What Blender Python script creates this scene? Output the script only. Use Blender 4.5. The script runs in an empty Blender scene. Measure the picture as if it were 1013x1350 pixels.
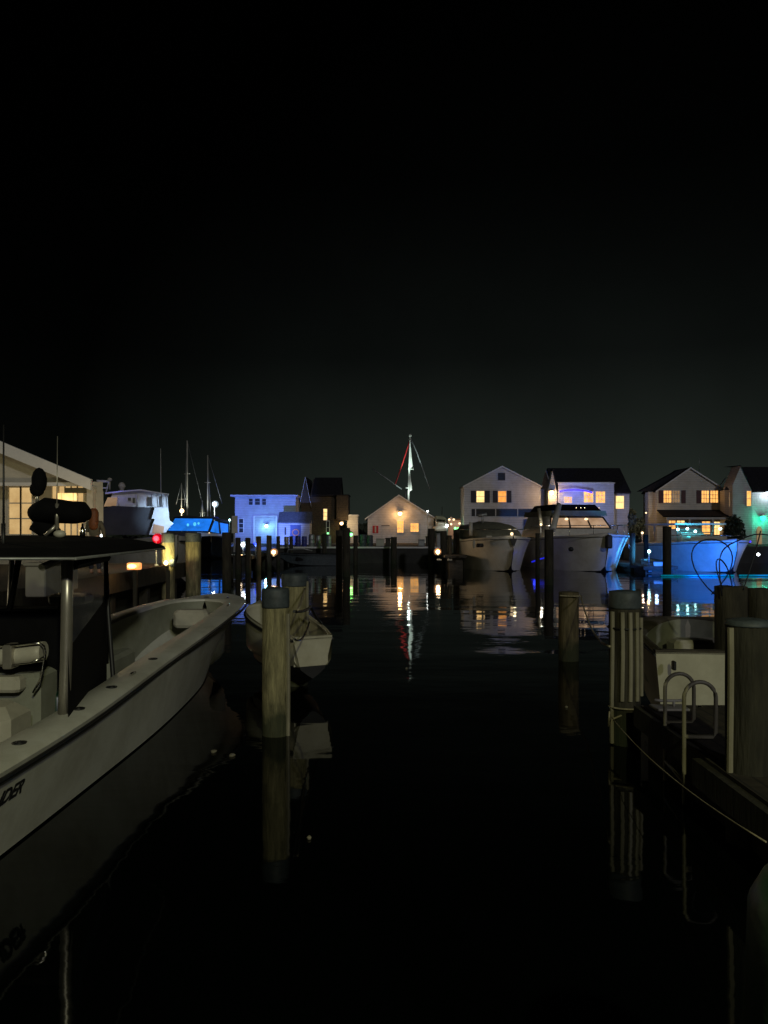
import bpy, math, random
from mathutils import Vector, noise
random.seed(7)
C = bpy.context.scene.collection
F, CX, HY, EYE = 1010.0, 506.5, 700.0, 2.6
def X(px, d): return (px-CX)/F*d
def Z(py, d): return EYE-(py-HY)/F*d
def W(px, py, d): return Vector((X(px, d), d, Z(py, d)))

# ------------------------------------------------------------------ materials
def lin(c):
    return tuple((v/12.92 if v <= .04045 else ((v+.055)/1.055)**2.4) for v in c)
def mat(name, col, rough=.6, metal=0, var=.15, vs=3.0, stretch=(1,1,1), bump=0, bs=20, emit=None, es=1, spec=.5, coat=0, lines=None, grime=0):
    m = bpy.data.materials.new(name); m.use_nodes = True
    nt = m.node_tree; N = nt.nodes; L = nt.links; b = N['Principled BSDF']
    b.inputs['Roughness'].default_value = rough; b.inputs['Metallic'].default_value = metal
    b.inputs['Specular IOR Level'].default_value = spec; b.inputs['Coat Weight'].default_value = coat
    tc = N.new('ShaderNodeTexCoord'); mp = N.new('ShaderNodeMapping'); mp.inputs['Scale'].default_value = stretch
    L.new(tc.outputs['Object'], mp.inputs['Vector'])
    nz = N.new('ShaderNodeTexNoise'); nz.inputs['Scale'].default_value = vs; nz.inputs['Detail'].default_value = 6
    nz.inputs['Roughness'].default_value = .65
    L.new(mp.outputs[0], nz.inputs['Vector'])
    cr = N.new('ShaderNodeValToRGB')
    lo = tuple(c*(1-var*1.6) for c in col)+(1,); hi = tuple(min(1, c*(1+var)) for c in col)+(1,)
    cr.color_ramp.elements[0].position = .3; cr.color_ramp.elements[0].color = lo
    cr.color_ramp.elements[1].position = .7; cr.color_ramp.elements[1].color = hi
    L.new(nz.outputs['Fac'], cr.inputs['Fac'])
    out = cr.outputs['Color']; hsrc = nz.outputs['Fac']
    if grime:
        n2 = N.new('ShaderNodeTexNoise'); n2.inputs['Scale'].default_value = .9; n2.inputs['Detail'].default_value = 8
        n2.inputs['Roughness'].default_value = .7
        L.new(mp.outputs[0], n2.inputs['Vector'])
        r2 = N.new('ShaderNodeValToRGB'); r2.color_ramp.elements[0].position = .42; r2.color_ramp.elements[1].position = .68
        L.new(n2.outputs['Fac'], r2.inputs['Fac'])
        mg = N.new('ShaderNodeMix'); mg.data_type = 'RGBA'; mg.blend_type = 'MULTIPLY'
        L.new(r2.outputs['Color'], mg.inputs[0])
        L.new(out, mg.inputs[6]); g = 1-grime; mg.inputs[7].default_value = (g, g*.97, g*.9, 1)
        out = mg.outputs[2]
    if lines:     # (axis index, period m, darkness)
        ax, per, dk = lines
        sp = N.new('ShaderNodeSeparateXYZ'); L.new(tc.outputs['Object'], sp.inputs[0])
        mm = N.new('ShaderNodeMath'); mm.operation = 'DIVIDE'; L.new(sp.outputs[ax], mm.inputs[0]); mm.inputs[1].default_value = per
        fr = N.new('ShaderNodeMath'); fr.operation = 'FRACT'; L.new(mm.outputs[0], fr.inputs[0])
        lt = N.new('ShaderNodeMath'); lt.operation = 'LESS_THAN'; L.new(fr.outputs[0], lt.inputs[0]); lt.inputs[1].default_value = .16
        ml = N.new('ShaderNodeMath'); ml.operation = 'MULTIPLY'; L.new(lt.outputs[0], ml.inputs[0]); ml.inputs[1].default_value = dk
        mg = N.new('ShaderNodeMix'); mg.data_type = 'RGBA'; mg.blend_type = 'MIX'
        L.new(ml.outputs[0], mg.inputs[0]); L.new(out, mg.inputs[6]); mg.inputs[7].default_value = (.01, .01, .01, 1)
        out = mg.outputs[2]; hsrc = fr.outputs[0]
    L.new(out, b.inputs['Base Color'])
    if bump:
        n3 = N.new('ShaderNodeTexNoise'); n3.inputs['Scale'].default_value = bs; n3.inputs['Detail'].default_value = 5
        L.new(mp.outputs[0], n3.inputs['Vector'])
        bp = N.new('ShaderNodeBump'); bp.inputs['Strength'].default_value = bump; bp.inputs['Distance'].default_value = .02
        L.new(n3.outputs['Fac'] if not lines else hsrc, bp.inputs['Height']); L.new(bp.outputs[0], b.inputs['Normal'])
    if emit:
        e = N.new('ShaderNodeValToRGB')
        e.color_ramp.elements[0].position = .25; e.color_ramp.elements[0].color = tuple(c*k for c, k in zip(emit, (.5,.4,.3)))+(1,)
        e.color_ramp.elements[1].position = .7; e.color_ramp.elements[1].color = tuple(emit)+(1,)
        L.new(nz.outputs['Fac'], e.inputs['Fac']); L.new(e.outputs[0], b.inputs['Emission Color'])
        b.inputs['Emission Strength'].default_value = es
    return m
M = dict(
 gel=mat('gelcoat', (.62,.62,.56), .48, var=.06, vs=1.2, grime=.3, bump=.03, bs=4),
 gelw=mat('white_gelcoat', (.82,.80,.74), .35, var=.05, vs=1.2, grime=.2),
 gel2=mat('cream_gelcoat', (.55,.53,.42), .4, var=.07, vs=3, grime=.25),
 liner=mat('cockpit_liner', (.30,.31,.25), .55, var=.1, vs=3, grime=.3),
 nonskid=mat('nonskid', (.10,.115,.095), .85, var=.2, vs=8, bump=.3, bs=200),
 antifoul=mat('antifouling', (.012,.012,.014), .6, var=.3),
 rubber=mat('black_rubber', (.012,.012,.013), .5, var=.2),
 canvas=mat('black_canvas', (.005,.005,.006), .95, var=.3, bump=.3, bs=6, spec=.15),
 gcanvas=mat('grey_green_canvas', (.16,.16,.11), .9, var=.2, vs=2, bump=.5, bs=5),
 chrome=mat('stainless', (.75,.73,.7), .16, 1, var=.05),
 alu=mat('aluminium', (.48,.45,.39), .36, .7, var=.1, vs=5),
 vinyl=mat('white_vinyl', (.5,.48,.4), .5, var=.08, vs=5, grime=.2),
 wood=mat('weathered_pile', (.29,.26,.135), .85, var=.45, vs=4, stretch=(3,3,.5), bump=.9, bs=14, grime=.45),
 dwood=mat('dark_pile', (.045,.04,.026), .9, var=.4, vs=4, stretch=(3,3,.4), bump=.7, bs=12, grime=.4),  # dark timber, darkened further to carry shade at the right dock
 mwood=mat('brown_pile', (.13,.105,.055), .9, var=.4, vs=4, stretch=(3,3,.4), bump=.8, bs=12, grime=.4),
 fwood=mat('shaded_pile', (.03,.028,.018), .9, var=.4, vs=4, stretch=(3,3,.4), bump=.8, bs=12, grime=.4),  # near right pile and dock float: their shade is put into this colour
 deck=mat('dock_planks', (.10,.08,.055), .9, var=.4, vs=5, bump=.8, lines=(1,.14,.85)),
 decky=mat('shaded_planks_across', (.04,.033,.024), .9, var=.4, vs=5, bump=.8, lines=(0,.14,.85)),  # darker than the other planks: the right dock's shade is in the colour
 beam=mat('dock_timber', (.07,.06,.045), .9, var=.4, vs=3, stretch=(1,1,4), bump=.6, bs=10),
 cap=mat('pile_cap', (.06,.075,.085), .6, var=.3, vs=9, bump=.3, bs=10),
 pvc=mat('pvc_strip', (.27,.25,.18), .45, var=.14, vs=6, stretch=(1,1,.6), grime=.3),
 rope=mat('rope', (.34,.3,.2), .9, var=.3, vs=30),
 wire=mat('dark_hose', (.006,.009,.02), .5, var=.2),
 siding=mat('white_clapboard', (.66,.65,.66), .7, var=.06, vs=1.5, lines=(2,.18,.42), bump=.7, grime=.2),
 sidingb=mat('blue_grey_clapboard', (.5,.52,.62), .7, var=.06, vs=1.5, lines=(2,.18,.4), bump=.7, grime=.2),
 sidingy=mat('cream_clapboard', (.64,.62,.56), .7, var=.06, vs=1.5, lines=(2,.18,.38), bump=.7, grime=.15),
 shingle=mat('cedar_shingles', (.075,.055,.032), .9, var=.4, vs=7, stretch=(1,1,2), bump=.7, lines=(2,.2,.5)),
 roof=mat('asphalt_shingles', (.022,.022,.026), .95, var=.4, vs=6, bump=.4, bs=30, spec=.2),
 roofg=mat('grey_shingles', (.13,.135,.15), .95, var=.3, vs=6, bump=.4, bs=30, spec=.2),
 trim=mat('white_trim', (.74,.74,.72), .55, var=.05),
 stucco=mat('pale_wall', (.56,.53,.44), .8, var=.08, vs=2, grime=.15),
 shut=mat('dark_shutter', (.03,.026,.035), .6, var=.2, lines=(2,.09,.5)),
 shutr=mat('maroon_shutter', (.08,.022,.026), .6, var=.2, lines=(2,.09,.5)),
 dark=mat('dark_opening', (.010,.010,.010), .35, var=.3),
 door=mat('blue_door', (.03,.045,.2), .5, var=.1),
 red=mat('red_paint', (.45,.02,.02), .5, var=.15),
 orange=mat('lifebuoy_orange', (.8,.32,.2), .5, var=.1),
 plast=mat('blue_barrel_plastic', (.035,.045,.25), .5, var=.15),
 steel=mat('galvanised_steel', (.35,.36,.36), .5, .6, var=.15, vs=8),
 green=mat('green_paint', (.012,.05,.02), .5, var=.35, vs=3, bump=.2),
 concrete=mat('concrete', (.045,.045,.04), .9, var=.25, vs=.7, bump=.4, bs=4),
 skin=mat('skin', (.55,.33,.23), .55, var=.06), hair=mat('auburn_hair', (.26,.09,.03), .6, var=.4, vs=25, stretch=(4,4,.5)),
 shirt=mat('olive_shirt', (.16,.15,.10), .9, var=.2, vs=8), jeans=mat('denim', (.03,.04,.07), .9, var=.2),
 leaf=mat('foliage', (.045,.06,.03), .8, var=.5, vs=2), leafy=mat('pale_grass_plumes', (.28,.26,.14), .8, var=.4, vs=3),
 bark=mat('bark', (.08,.06,.045), .9, var=.3),
 wblue=mat('blue_sail_cover', (.03,.06,.3), .8, var=.2),
)
def emis(name, col, s, var=2.0): 
    return mat(name, tuple(c*.3 for c in col), .4, emit=col, es=s, vs=var, spec=.3)
E = dict(hotspot=emis('cyan_hotspot', (.1,.65,1), 1.3),cabin=emis('lit_cabin', (.6,.40,.25), .8, 1.1),gred=emis('red_halo', (.75,.0,.02), .9), gwarm=emis('warm_halo', (.8,.42,.2), .55), gwhite=emis('white_halo', (.45,.6,.7), .6),lantern=emis('lantern_glass', (1,.40,.12), 1.6, 8),  # gred, gwarm, gwhite: glow around lamp cores as emissive colour
 warm=emis('lit_room', (1,.50,.13), 1.7, 2.6), warm2=emis('lit_room_pale', (1,.66,.26), 2.0, 2.2),
 cream=emis('lit_room_cream', (.72,.50,.22), .95, .8), amber=emis('lit_room_amber', (1,.42,.08), 1.3, 2.2),
 dim=emis('dim_room', (.5,.33,.18), .6, 1.5), bluew=emis('blue_lit_windscreen', (.015,.22,1), 1.1, .9),
 bwarm=emis('bulb_warm', (1,.62,.28), 14), bwhite=emis('bulb_white', (.85,.95,1), 14), bcyan=emis('bulb_cyan', (.45,.95,1), 12),
 bred=emis('bulb_red', (1,.03,.05), 9), bgreen=emis('bulb_green', (.15,1,.25), 6), bteal=emis('bulb_teal', (.02,1,.55), 7),
 borange=emis('bulb_orange', (1,.5,.15), 9), led=emis('underwater_cyan', (.0,.30,.5), .6, .8), ledp=emis('led_purple', (.06,.04,1), 2.4),
 ledb=emis('led_blue', (.02,.03,1), 1.0), soft=emis('bulb_soft', (1,.75,.45), 3.0),
)
g = bpy.data.materials.new('clear_vinyl'); g.use_nodes = True; nt = g.node_tree; nt.nodes.clear()
o = nt.nodes.new('ShaderNodeOutputMaterial'); mx = nt.nodes.new('ShaderNodeMixShader'); tr = nt.nodes.new('ShaderNodeBsdfTransparent'); gl = nt.nodes.new('ShaderNodeBsdfGlossy')
df = nt.nodes.new('ShaderNodeBsdfDiffuse'); df.inputs[0].default_value = (.22,.26,.42,1); mx2 = nt.nodes.new('ShaderNodeMixShader'); mx2.inputs[0].default_value = .5  # bluish diffuse colour stands for reflections on the vinyl
tr.inputs[0].default_value = (.8,.82,.85,1); gl.inputs['Roughness'].default_value = .12; gl.inputs[0].default_value = (.8,.8,.8,1)
nz = nt.nodes.new('ShaderNodeTexNoise'); nz.inputs['Scale'].default_value = 3; bp = nt.nodes.new('ShaderNodeBump'); bp.inputs['Strength'].default_value = .3
nt.links.new(nz.outputs[0], bp.inputs['Height']); nt.links.new(bp.outputs[0], gl.inputs['Normal'])
mx.inputs[0].default_value = .30
nt.links.new(gl.outputs[0], mx2.inputs[1]); nt.links.new(df.outputs[0], mx2.inputs[2])
nt.links.new(tr.outputs[0], mx.inputs[1]); nt.links.new(mx2.outputs[0], mx.inputs[2]); nt.links.new(mx.outputs[0], o.inputs[0])
M['clear'] = g
for k in ('wood', 'dwood', 'mwood'):
    nt = M[k].node_tree; b = nt.nodes['Principled BSDF']; src = b.inputs['Base Color'].links[0].from_socket
    ge = nt.nodes.new('ShaderNodeNewGeometry'); sx = nt.nodes.new('ShaderNodeSeparateXYZ'); nt.links.new(ge.outputs['Position'], sx.inputs[0])
    n_ = nt.nodes.new('ShaderNodeTexNoise'); n_.inputs['Scale'].default_value = 5; n_.inputs['Detail'].default_value = 5; nt.links.new(ge.outputs['Position'], n_.inputs['Vector'])
    ma = nt.nodes.new('ShaderNodeMath'); ma.operation = 'MULTIPLY_ADD'; nt.links.new(n_.outputs[0], ma.inputs[0]); ma.inputs[1].default_value = -.5; nt.links.new(sx.outputs[2], ma.inputs[2])
    mr = nt.nodes.new('ShaderNodeMapRange'); nt.links.new(ma.outputs[0], mr.inputs[0]); mr.inputs[1].default_value = 0; mr.inputs[2].default_value = .22; mr.inputs[3].default_value = .85; mr.inputs[4].default_value = 0
    mg = nt.nodes.new('ShaderNodeMix'); mg.data_type = 'RGBA'; nt.links.new(mr.outputs[0], mg.inputs[0]); nt.links.new(src, mg.inputs[6]); mg.inputs[7].default_value = (.02,.028,.012,1)
    nt.links.new(mg.outputs[2], b.inputs['Base Color'])

# ------------------------------------------------------------------ mesh builder
class MB:
    def __init__(s): s.v = []; s.f = []; s.mi = []; s.sm = []
    def add(s, vs, fs, mi=0, sm=False):
        n = len(s.v); s.v += [Vector(v) for v in vs]
        for f in fs: s.f.append([i+n for i in f]); s.mi.append(mi); s.sm.append(sm)
        return s
    def box(s, a, b, mi=0):
        x0,y0,z0 = a; x1,y1,z1 = b
        vs = [(x0,y0,z0),(x1,y0,z0),(x1,y1,z0),(x0,y1,z0),(x0,y0,z1),(x1,y0,z1),(x1,y1,z1),(x0,y1,z1)]
        return s.add(vs, [(0,3,2,1),(4,5,6,7),(0,1,5,4),(1,2,6,5),(2,3,7,6),(3,0,4,7)], mi)
    def bbox(s, a, b, r=.02, mi=0):      # box with chamfered vertical and top edges
        x0,y0,z0 = a; x1,y1,z1 = b; r = min(r, (x1-x0)/3, (y1-y0)/3, (z1-z0)/3)
        def ring(i, z): return [(x0+i+r,y0+i,z),(x1-i-r,y0+i,z),(x1-i,y0+i+r,z),(x1-i,y1-i-r,z),(x1-i-r,y1-i,z),(x0+i+r,y1-i,z),(x0+i,y1-i-r,z),(x0+i,y0+i+r,z)]
        return s.rings([ring(r*.6,z0), ring(0,z0+r), ring(0,z1-r), ring(r,z1)], mi)
    def rings(s, R, mi=0, sm=False, caps=True, closed=True):
        n = len(R[0]); vs = [p for r in R for p in r]; fs = []
        for k in range(len(R)-1):
            for i in range(n if closed else n-1):
                j = (i+1) % n; fs.append((k*n+i, k*n+j, (k+1)*n+j, (k+1)*n+i))
        base = len(s.v); s.add(vs, fs, mi, sm)
        if caps:
            s.f.append([base+i for i in range(n)][::-1]); s.mi.append(mi); s.sm.append(False)
            s.f.append([base+(len(R)-1)*n+i for i in range(n)]); s.mi.append(mi); s.sm.append(False)
        return s
    def prism(s, poly, axis, a, b, mi=0):    # poly 2D in the other two axes
        def p(u, v, w):
            return {0:(w,u,v), 1:(u,w,v), 2:(u,v,w)}[axis]
        return s.rings([[p(u,v,a) for u,v in poly], [p(u,v,b) for u,v in poly]], mi)
    def tube(s, pts, r, n=8, mi=0, r1=None):
        pts = [Vector(p) for p in pts]; R = []
        for k, p in enumerate(pts):
            t = (pts[min(k+1, len(pts)-1)]-pts[max(k-1, 0)]).normalized()
            u = t.cross(Vector((0,0,1)) if abs(t.z) < .9 else Vector((0,1,0))).normalized(); w = t.cross(u)
            rr = r if r1 is None else r+(r1-r)*k/(len(pts)-1)
            R.append([p+(u*math.cos(a)+w*math.sin(a))*rr for a in [2*math.pi*i/n for i in range(n)]])
        return s.rings(R, mi, True)
    def lathe(s, c, prof, n=16, mi=0, sm=True):
        c = Vector(c)
        return s.rings([[c+Vector((math.cos(2*math.pi*i/n)*r, math.sin(2*math.pi*i/n)*r, z)) for i in range(n)] for r, z in prof], mi, sm)
    def ball(s, c, r, sz=1, n=12, mi=0, sx=1, sy=1):
        c = Vector(c); R = []
        for k in range(n//2+1):
            a = -math.pi/2+math.pi*k/(n//2); q = max(math.cos(a), .01)
            R.append([c+Vector((math.cos(2*math.pi*i/n)*r*q*sx, math.sin(2*math.pi*i/n)*r*q*sy, math.sin(a)*r*sz)) for i in range(n)])
        return s.rings(R, mi, True)
    def build(s, name, mats, parent=None):
        if not isinstance(mats, (list, tuple)): mats = [mats]
        me = bpy.data.meshes.new(name); off = Vector((0,0,0)); r = parent
        while r is not None: off += Vector(r.location); r = r.parent
        loc = Vector((0,0,0))
        if parent is None:
            xs = [v.x for v in s.v]; ys = [v.y for v in s.v]; loc = Vector(((min(xs)+max(xs))/2, (min(ys)+max(ys))/2, min(v.z for v in s.v))); off = loc
        me.from_pydata([tuple(v-off) for v in s.v], [], s.f)
        for m in mats: me.materials.append(m)
        for p, mi, sm in zip(me.polygons, s.mi, s.sm): p.material_index = mi; p.use_smooth = sm
        me.validate(); me.update()
        o = bpy.data.objects.new(name, me); C.objects.link(o); o.location = loc; o.parent = parent
        return o
def tag(o, label, cat, group=None):
    o['label'] = label; o['category'] = cat
    if group: o['group'] = group
    return o
def struct(o, kind='structure'): o['kind'] = kind; return o
def thing(name, label, cat, loc, group=None):
    o = bpy.data.objects.new(name, None); C.objects.link(o); o.location = loc; o.empty_display_size = .2
    return tag(o, label, cat, group)
def light(p, col, power, parent=None, r=.08, spot=None, to=None):
    L = bpy.data.lights.new('lamp_or_fill_light', 'SPOT' if spot else 'POINT'); L.energy = power; L.color = col; L.shadow_soft_size = r
    o = bpy.data.objects.new('lamp_or_fill_light', L); C.objects.link(o); p = Vector(p)
    if spot:
        L.spot_size = spot; L.spot_blend = .6
        o.rotation_euler = (Vector(to)-p).to_track_quat('-Z', 'Y').to_euler()
    if parent: o.parent = parent; o.location = p-Vector(parent.location)
    else: o.location = p
    return o

# ------------------------------------------------------------------ camera, world, moonlight
cam = bpy.data.cameras.new('camera'); co = bpy.data.objects.new('camera', cam); C.objects.link(co)
co.location = (0,0,EYE); co.rotation_euler = (math.radians(90),0,0)
cam.sensor_fit = 'VERTICAL'; cam.sensor_height = 36; cam.lens = F/1350*36; cam.shift_y = (HY-675)/1350
cam.clip_end = 3000; cam.clip_start = .05
sc = bpy.context.scene; sc.camera = co
sc.view_settings.view_transform = 'Standard'; sc.view_settings.look = 'None'; sc.view_settings.exposure = 0; sc.view_settings.gamma = 1
w = bpy.data.worlds.new('World'); sc.world = w; w.use_nodes = True; nt = w.node_tree; N = nt.nodes; L = nt.links
bg = N['Background']; tc = N.new('ShaderNodeTexCoord')
sp = N.new('ShaderNodeSeparateXYZ'); L.new(tc.outputs['Generated'], sp.inputs[0])
cr = N.new('ShaderNodeValToRGB'); e = cr.color_ramp.elements       # town glow fading upwards
e[0].position = 0; e[0].color = (.0165,.0215,.0172,1); e[1].position = 1; e[1].color = (.0001,.0001,.0001,1)
for p, c in ((.10,(.0100,.0128,.0108)), (.22,(.0036,.0045,.0040)), (.42,(.0007,.0009,.0008))):
    q = e.new(p); q.color = c+(1,)
ab = N.new('ShaderNodeMath'); ab.operation = 'ABSOLUTE'; L.new(sp.outputs[2], ab.inputs[0]); L.new(ab.outputs[0], cr.inputs[0])
dt = N.new('ShaderNodeVectorMath'); dt.operation = 'DOT_PRODUCT'; L.new(tc.outputs['Generated'], dt.inputs[0]); dt.inputs[1].default_value = Vector((.24,.97,0)).normalized()
rg = N.new('ShaderNodeMapRange'); L.new(dt.outputs['Value'], rg.inputs[0]); rg.inputs[1].default_value = .8; rg.inputs[2].default_value = 1.0; rg.inputs[3].default_value = .12; rg.inputs[4].default_value = 1.15
cl = N.new('ShaderNodeTexNoise'); cl.inputs['Scale'].default_value = 4.5; cl.inputs['Detail'].default_value = 4; L.new(tc.outputs['Generated'], cl.inputs['Vector'])
r3 = N.new('ShaderNodeMapRange'); L.new(cl.outputs[0], r3.inputs[0]); r3.inputs[3].default_value = .55; r3.inputs[4].default_value = 1.4
m1 = N.new('ShaderNodeMath'); m1.operation = 'MULTIPLY'; L.new(rg.outputs[0], m1.inputs[0]); L.new(r3.outputs[0], m1.inputs[1])
L.new(cr.outputs[0], bg.inputs[0]); L.new(m1.outputs[0], bg.inputs[1])
S = bpy.data.lights.new('moon', 'SUN'); S.energy = .34; S.color = (.94,.93,.97); S.angle = math.radians(3)
so = bpy.data.objects.new('moon', S); C.objects.link(so); so.rotation_euler = Vector((-.35,.85,-.36)).to_track_quat('-Z', 'Y').to_euler()
# quay street lamp standing behind the photographer
light((2.3,-4.5,7.2), (1,1,.55), 1450, r=.15)

# ------------------------------------------------------------------ water and ground
wm = bpy.data.materials.new('harbour_water'); wm.use_nodes = True; nt = wm.node_tree; N = nt.nodes; L = nt.links; b = N['Principled BSDF']
b.inputs['Base Color'].default_value = (.0012,.002,.002,1); b.inputs['Roughness'].default_value = .035; b.inputs['IOR'].default_value = 1.33
tc = N.new('ShaderNodeTexCoord'); mp = N.new('ShaderNodeMapping'); mp.inputs['Scale'].default_value = (.45,1,1); L.new(tc.outputs['Object'], mp.inputs[0])
n1 = N.new('ShaderNodeTexNoise'); n1.inputs['Scale'].default_value = 1.1; n1.inputs['Detail'].default_value = 3; L.new(mp.outputs[0], n1.inputs['Vector'])
n2 = N.new('ShaderNodeTexNoise'); n2.inputs['Scale'].default_value = .22; n2.inputs['Detail'].default_value = 2; L.new(mp.outputs[0], n2.inputs['Vector'])
ad = N.new('ShaderNodeMath'); ad.operation = 'MULTIPLY_ADD'; L.new(n1.outputs[0], ad.inputs[0]); ad.inputs[1].default_value = .20; L.new(n2.outputs[0], ad.inputs[2])
n4 = N.new('ShaderNodeTexNoise'); n4.inputs['Scale'].default_value = 8; n4.inputs['Detail'].default_value = 3; L.new(mp.outputs[0], n4.inputs['Vector'])
ad2 = N.new('ShaderNodeMath'); ad2.operation = 'MULTIPLY_ADD'; L.new(n4.outputs[0], ad2.inputs[0]); ad2.inputs[1].default_value = .012; L.new(ad.outputs[0], ad2.inputs[2])
bp = N.new('ShaderNodeBump'); bp.inputs['Strength'].default_value = 1; bp.inputs['Distance'].default_value = .042; L.new(ad2.outputs[0], bp.inputs['Height']); L.new(bp.outputs[0], b.inputs['Normal'])
struct(MB().add([(-400,-60,0),(400,-60,0),(400,400,0),(-400,400,0)], [(0,1,2,3)]).build('water', wm))
QY = 62.0
gq = MB().box((-12.6,QY,-3), (300,420,1.3)); gq.box((-260,112,-3), (-12.7,420,1.29)); struct(gq.build('quay_ground', M['concrete']))
# left pier, on which the restaurant stands
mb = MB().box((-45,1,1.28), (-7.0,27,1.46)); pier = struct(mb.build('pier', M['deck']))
mb = MB()
for y in range(2, 27, 3): mb.box((-7.35,y,-.6), (-7.1,y+.25,1.28))
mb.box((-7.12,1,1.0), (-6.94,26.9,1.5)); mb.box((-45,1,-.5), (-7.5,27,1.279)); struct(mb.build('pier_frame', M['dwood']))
# edge boards along the far quay
mb = MB(); mb.box((X(368,61.9),61.82,1.2), (X(607,61.9),61.98,1.33)); struct(mb.build('quay_edge', M['trim']))
# floating walkway at right
mb = MB().box((2.98,4.6,.42), (6.5,8.8,.6)); mb.box((2.83,4.6,.42), (2.979,6.75,.6)); struct(mb.build('floating_dock', M['decky']))
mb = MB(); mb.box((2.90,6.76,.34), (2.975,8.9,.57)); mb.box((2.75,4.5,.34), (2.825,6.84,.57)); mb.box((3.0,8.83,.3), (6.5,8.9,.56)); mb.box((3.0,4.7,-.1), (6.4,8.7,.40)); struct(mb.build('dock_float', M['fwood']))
# finger pier, far left, with lamps
mb = MB().box((-10.3,49,.92), (-8.6,61.9,1.05)); mb.box((-8.59,48.9,.8), (-8.45,61.8,1.02))
for y in range(50, 61, 3): mb.box((-10.1,y,-.3), (-9.9,y+.25,.919)); mb.box((-8.9,y,-.3), (-8.7,y+.25,.919))
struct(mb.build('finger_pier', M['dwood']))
# small pier between shed and first house, and one at the right
mb = MB().box((X(578,56),50,.85), (X(604,56),61.9,1.0)); mb.box((X(584,56),50.4,-.3), (X(600,56),61.5,.849)); struct(mb.build('finger_pier', M['beam']))
mb = MB().box((X(838,48),46.5,.25), (X(882,48),61.9,.45)); mb.box((X(842,48),46.7,-.2), (X(878,48),61.5,.249)); struct(mb.build('floating_dock', M['beam']))

# ------------------------------------------------------------------ piles
def pile_mb(x, y, r, top, bot=-1.5, n=18, lean=0, knob=0):
    mb = MB(); R = []
    sd = random.random()*50
    K = 14 if r*F/y > 8 else 4
    for k in range(K+1):
        z = bot+(top-bot)*k/K
        R.append([(x+lean*(z-top)+math.cos(a)*r*q, y+math.sin(a)*r*q, z+(0 if k < K else noise.noise(Vector((a*3,sd,0)))*.02)) for a in [2*math.pi*i/n for i in range(n)]
                  for q in [1+.06*noise.noise(Vector((math.cos(a)*1.5+sd, math.sin(a)*1.5, z*.7)))+.015*noise.noise(Vector((math.cos(a)*9, math.sin(a)*9+sd, z*.4)))]])
    return mb.rings(R, 0, True)
def pile(px, wpx, ty, d, label, m='dwood', cap=None, group='mooring piles around the basin', strips=(), lean=0, x=None, top=None):
    x = X(px, d) if x is None else x; r = wpx/F*d/2; top = Z(ty, d) if top is None else top
    if not cap and not strips:
        o = pile_mb(x, d, r, top, lean=lean).build('mooring_pile', M[m]); return tag(o, label, 'pile', group)
    t = thing('mooring_pile', label, 'pile', (x, d, -1.5), group)
    pile_mb(x, d, r, top-.02, lean=lean).build('post', M[m], t)
    if cap:
        MB().lathe((x,d,0), [(r*1.03,top-cap),(r*1.05,top-cap*.9),(r*1.05,top-.03),(r*.99,top+.004),(r*.3,top+.022)], 20).build('cap', M['cap'], t)
    for (ang, z0, z1) in strips:
        c = Vector((x+math.cos(ang)*r*1.04, d+math.sin(ang)*r*1.04, 0)); tt = Vector((-math.sin(ang), math.cos(ang), 0)); nn = Vector((math.cos(ang), math.sin(ang), 0))
        prof = [(-.022,-.01),(.022,-.01),(.024,.014),(.012,.026),(-.012,.026),(-.024,.014)]
        MB().rings([[c+tt*(a+.006*math.sin(z*3+ang))+nn*b_+Vector((0,0,z)) for a, b_ in prof] for z in [z0+(z1-z0)*k/6 for k in range(7)]]).build('guard_strip', M['pvc'], t)
    return t
H = math.pi/2
pA = pile(363.5, 35, 776, 9.8, 'thick weathered pile with dark cap and pale guard strip, left of the open water', 'wood', .24, strips=[(-.35,-.1,1.55)])
pB = pile(389, 34, 757, 13, 'capped pile standing just behind the thick weathered pile', 'wood', .2, strips=[(-.3,.3,1.75)])
pC = pile(824, 40, 780, 9.4, 'dark capped pile wrapped in pale vertical strips at the dock corner', 'dwood', .2, strips=[(-H-1.15,.02,1.62),(-H-.45,.55,1.62),(-H+.02,.55,1.62),(-H+.48,.55,1.62),(-H+.95,.6,1.55)])
pE = pile(750, 26, 781, 15.4, 'plain brown pile alone in the water left of the strip-wrapped pile', 'mwood', top=1.37)
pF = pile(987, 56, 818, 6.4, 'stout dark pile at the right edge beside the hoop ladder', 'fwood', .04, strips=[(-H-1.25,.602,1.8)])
pile(964, 42, 773, 10.2, 'dark pile with hoses looped over its top, right edge', 'dwood')
pile(1004, 34, 776, 10.35, 'dark pile touching the hose-draped pile, at the frame edge', 'dwood')
pile(222, 17, 703, 24.9, 'pile glowing yellow from the lamp at its foot beside the red lamp', 'wood', .3)
pile(255, 20, 703, 26.4, 'taller dim pile just right of the glowing yellow pile', 'wood', .3)
pile(299, 12, 702, 34, 'black pile in front of the blue-lit cabin boat end', 'dwood')
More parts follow.
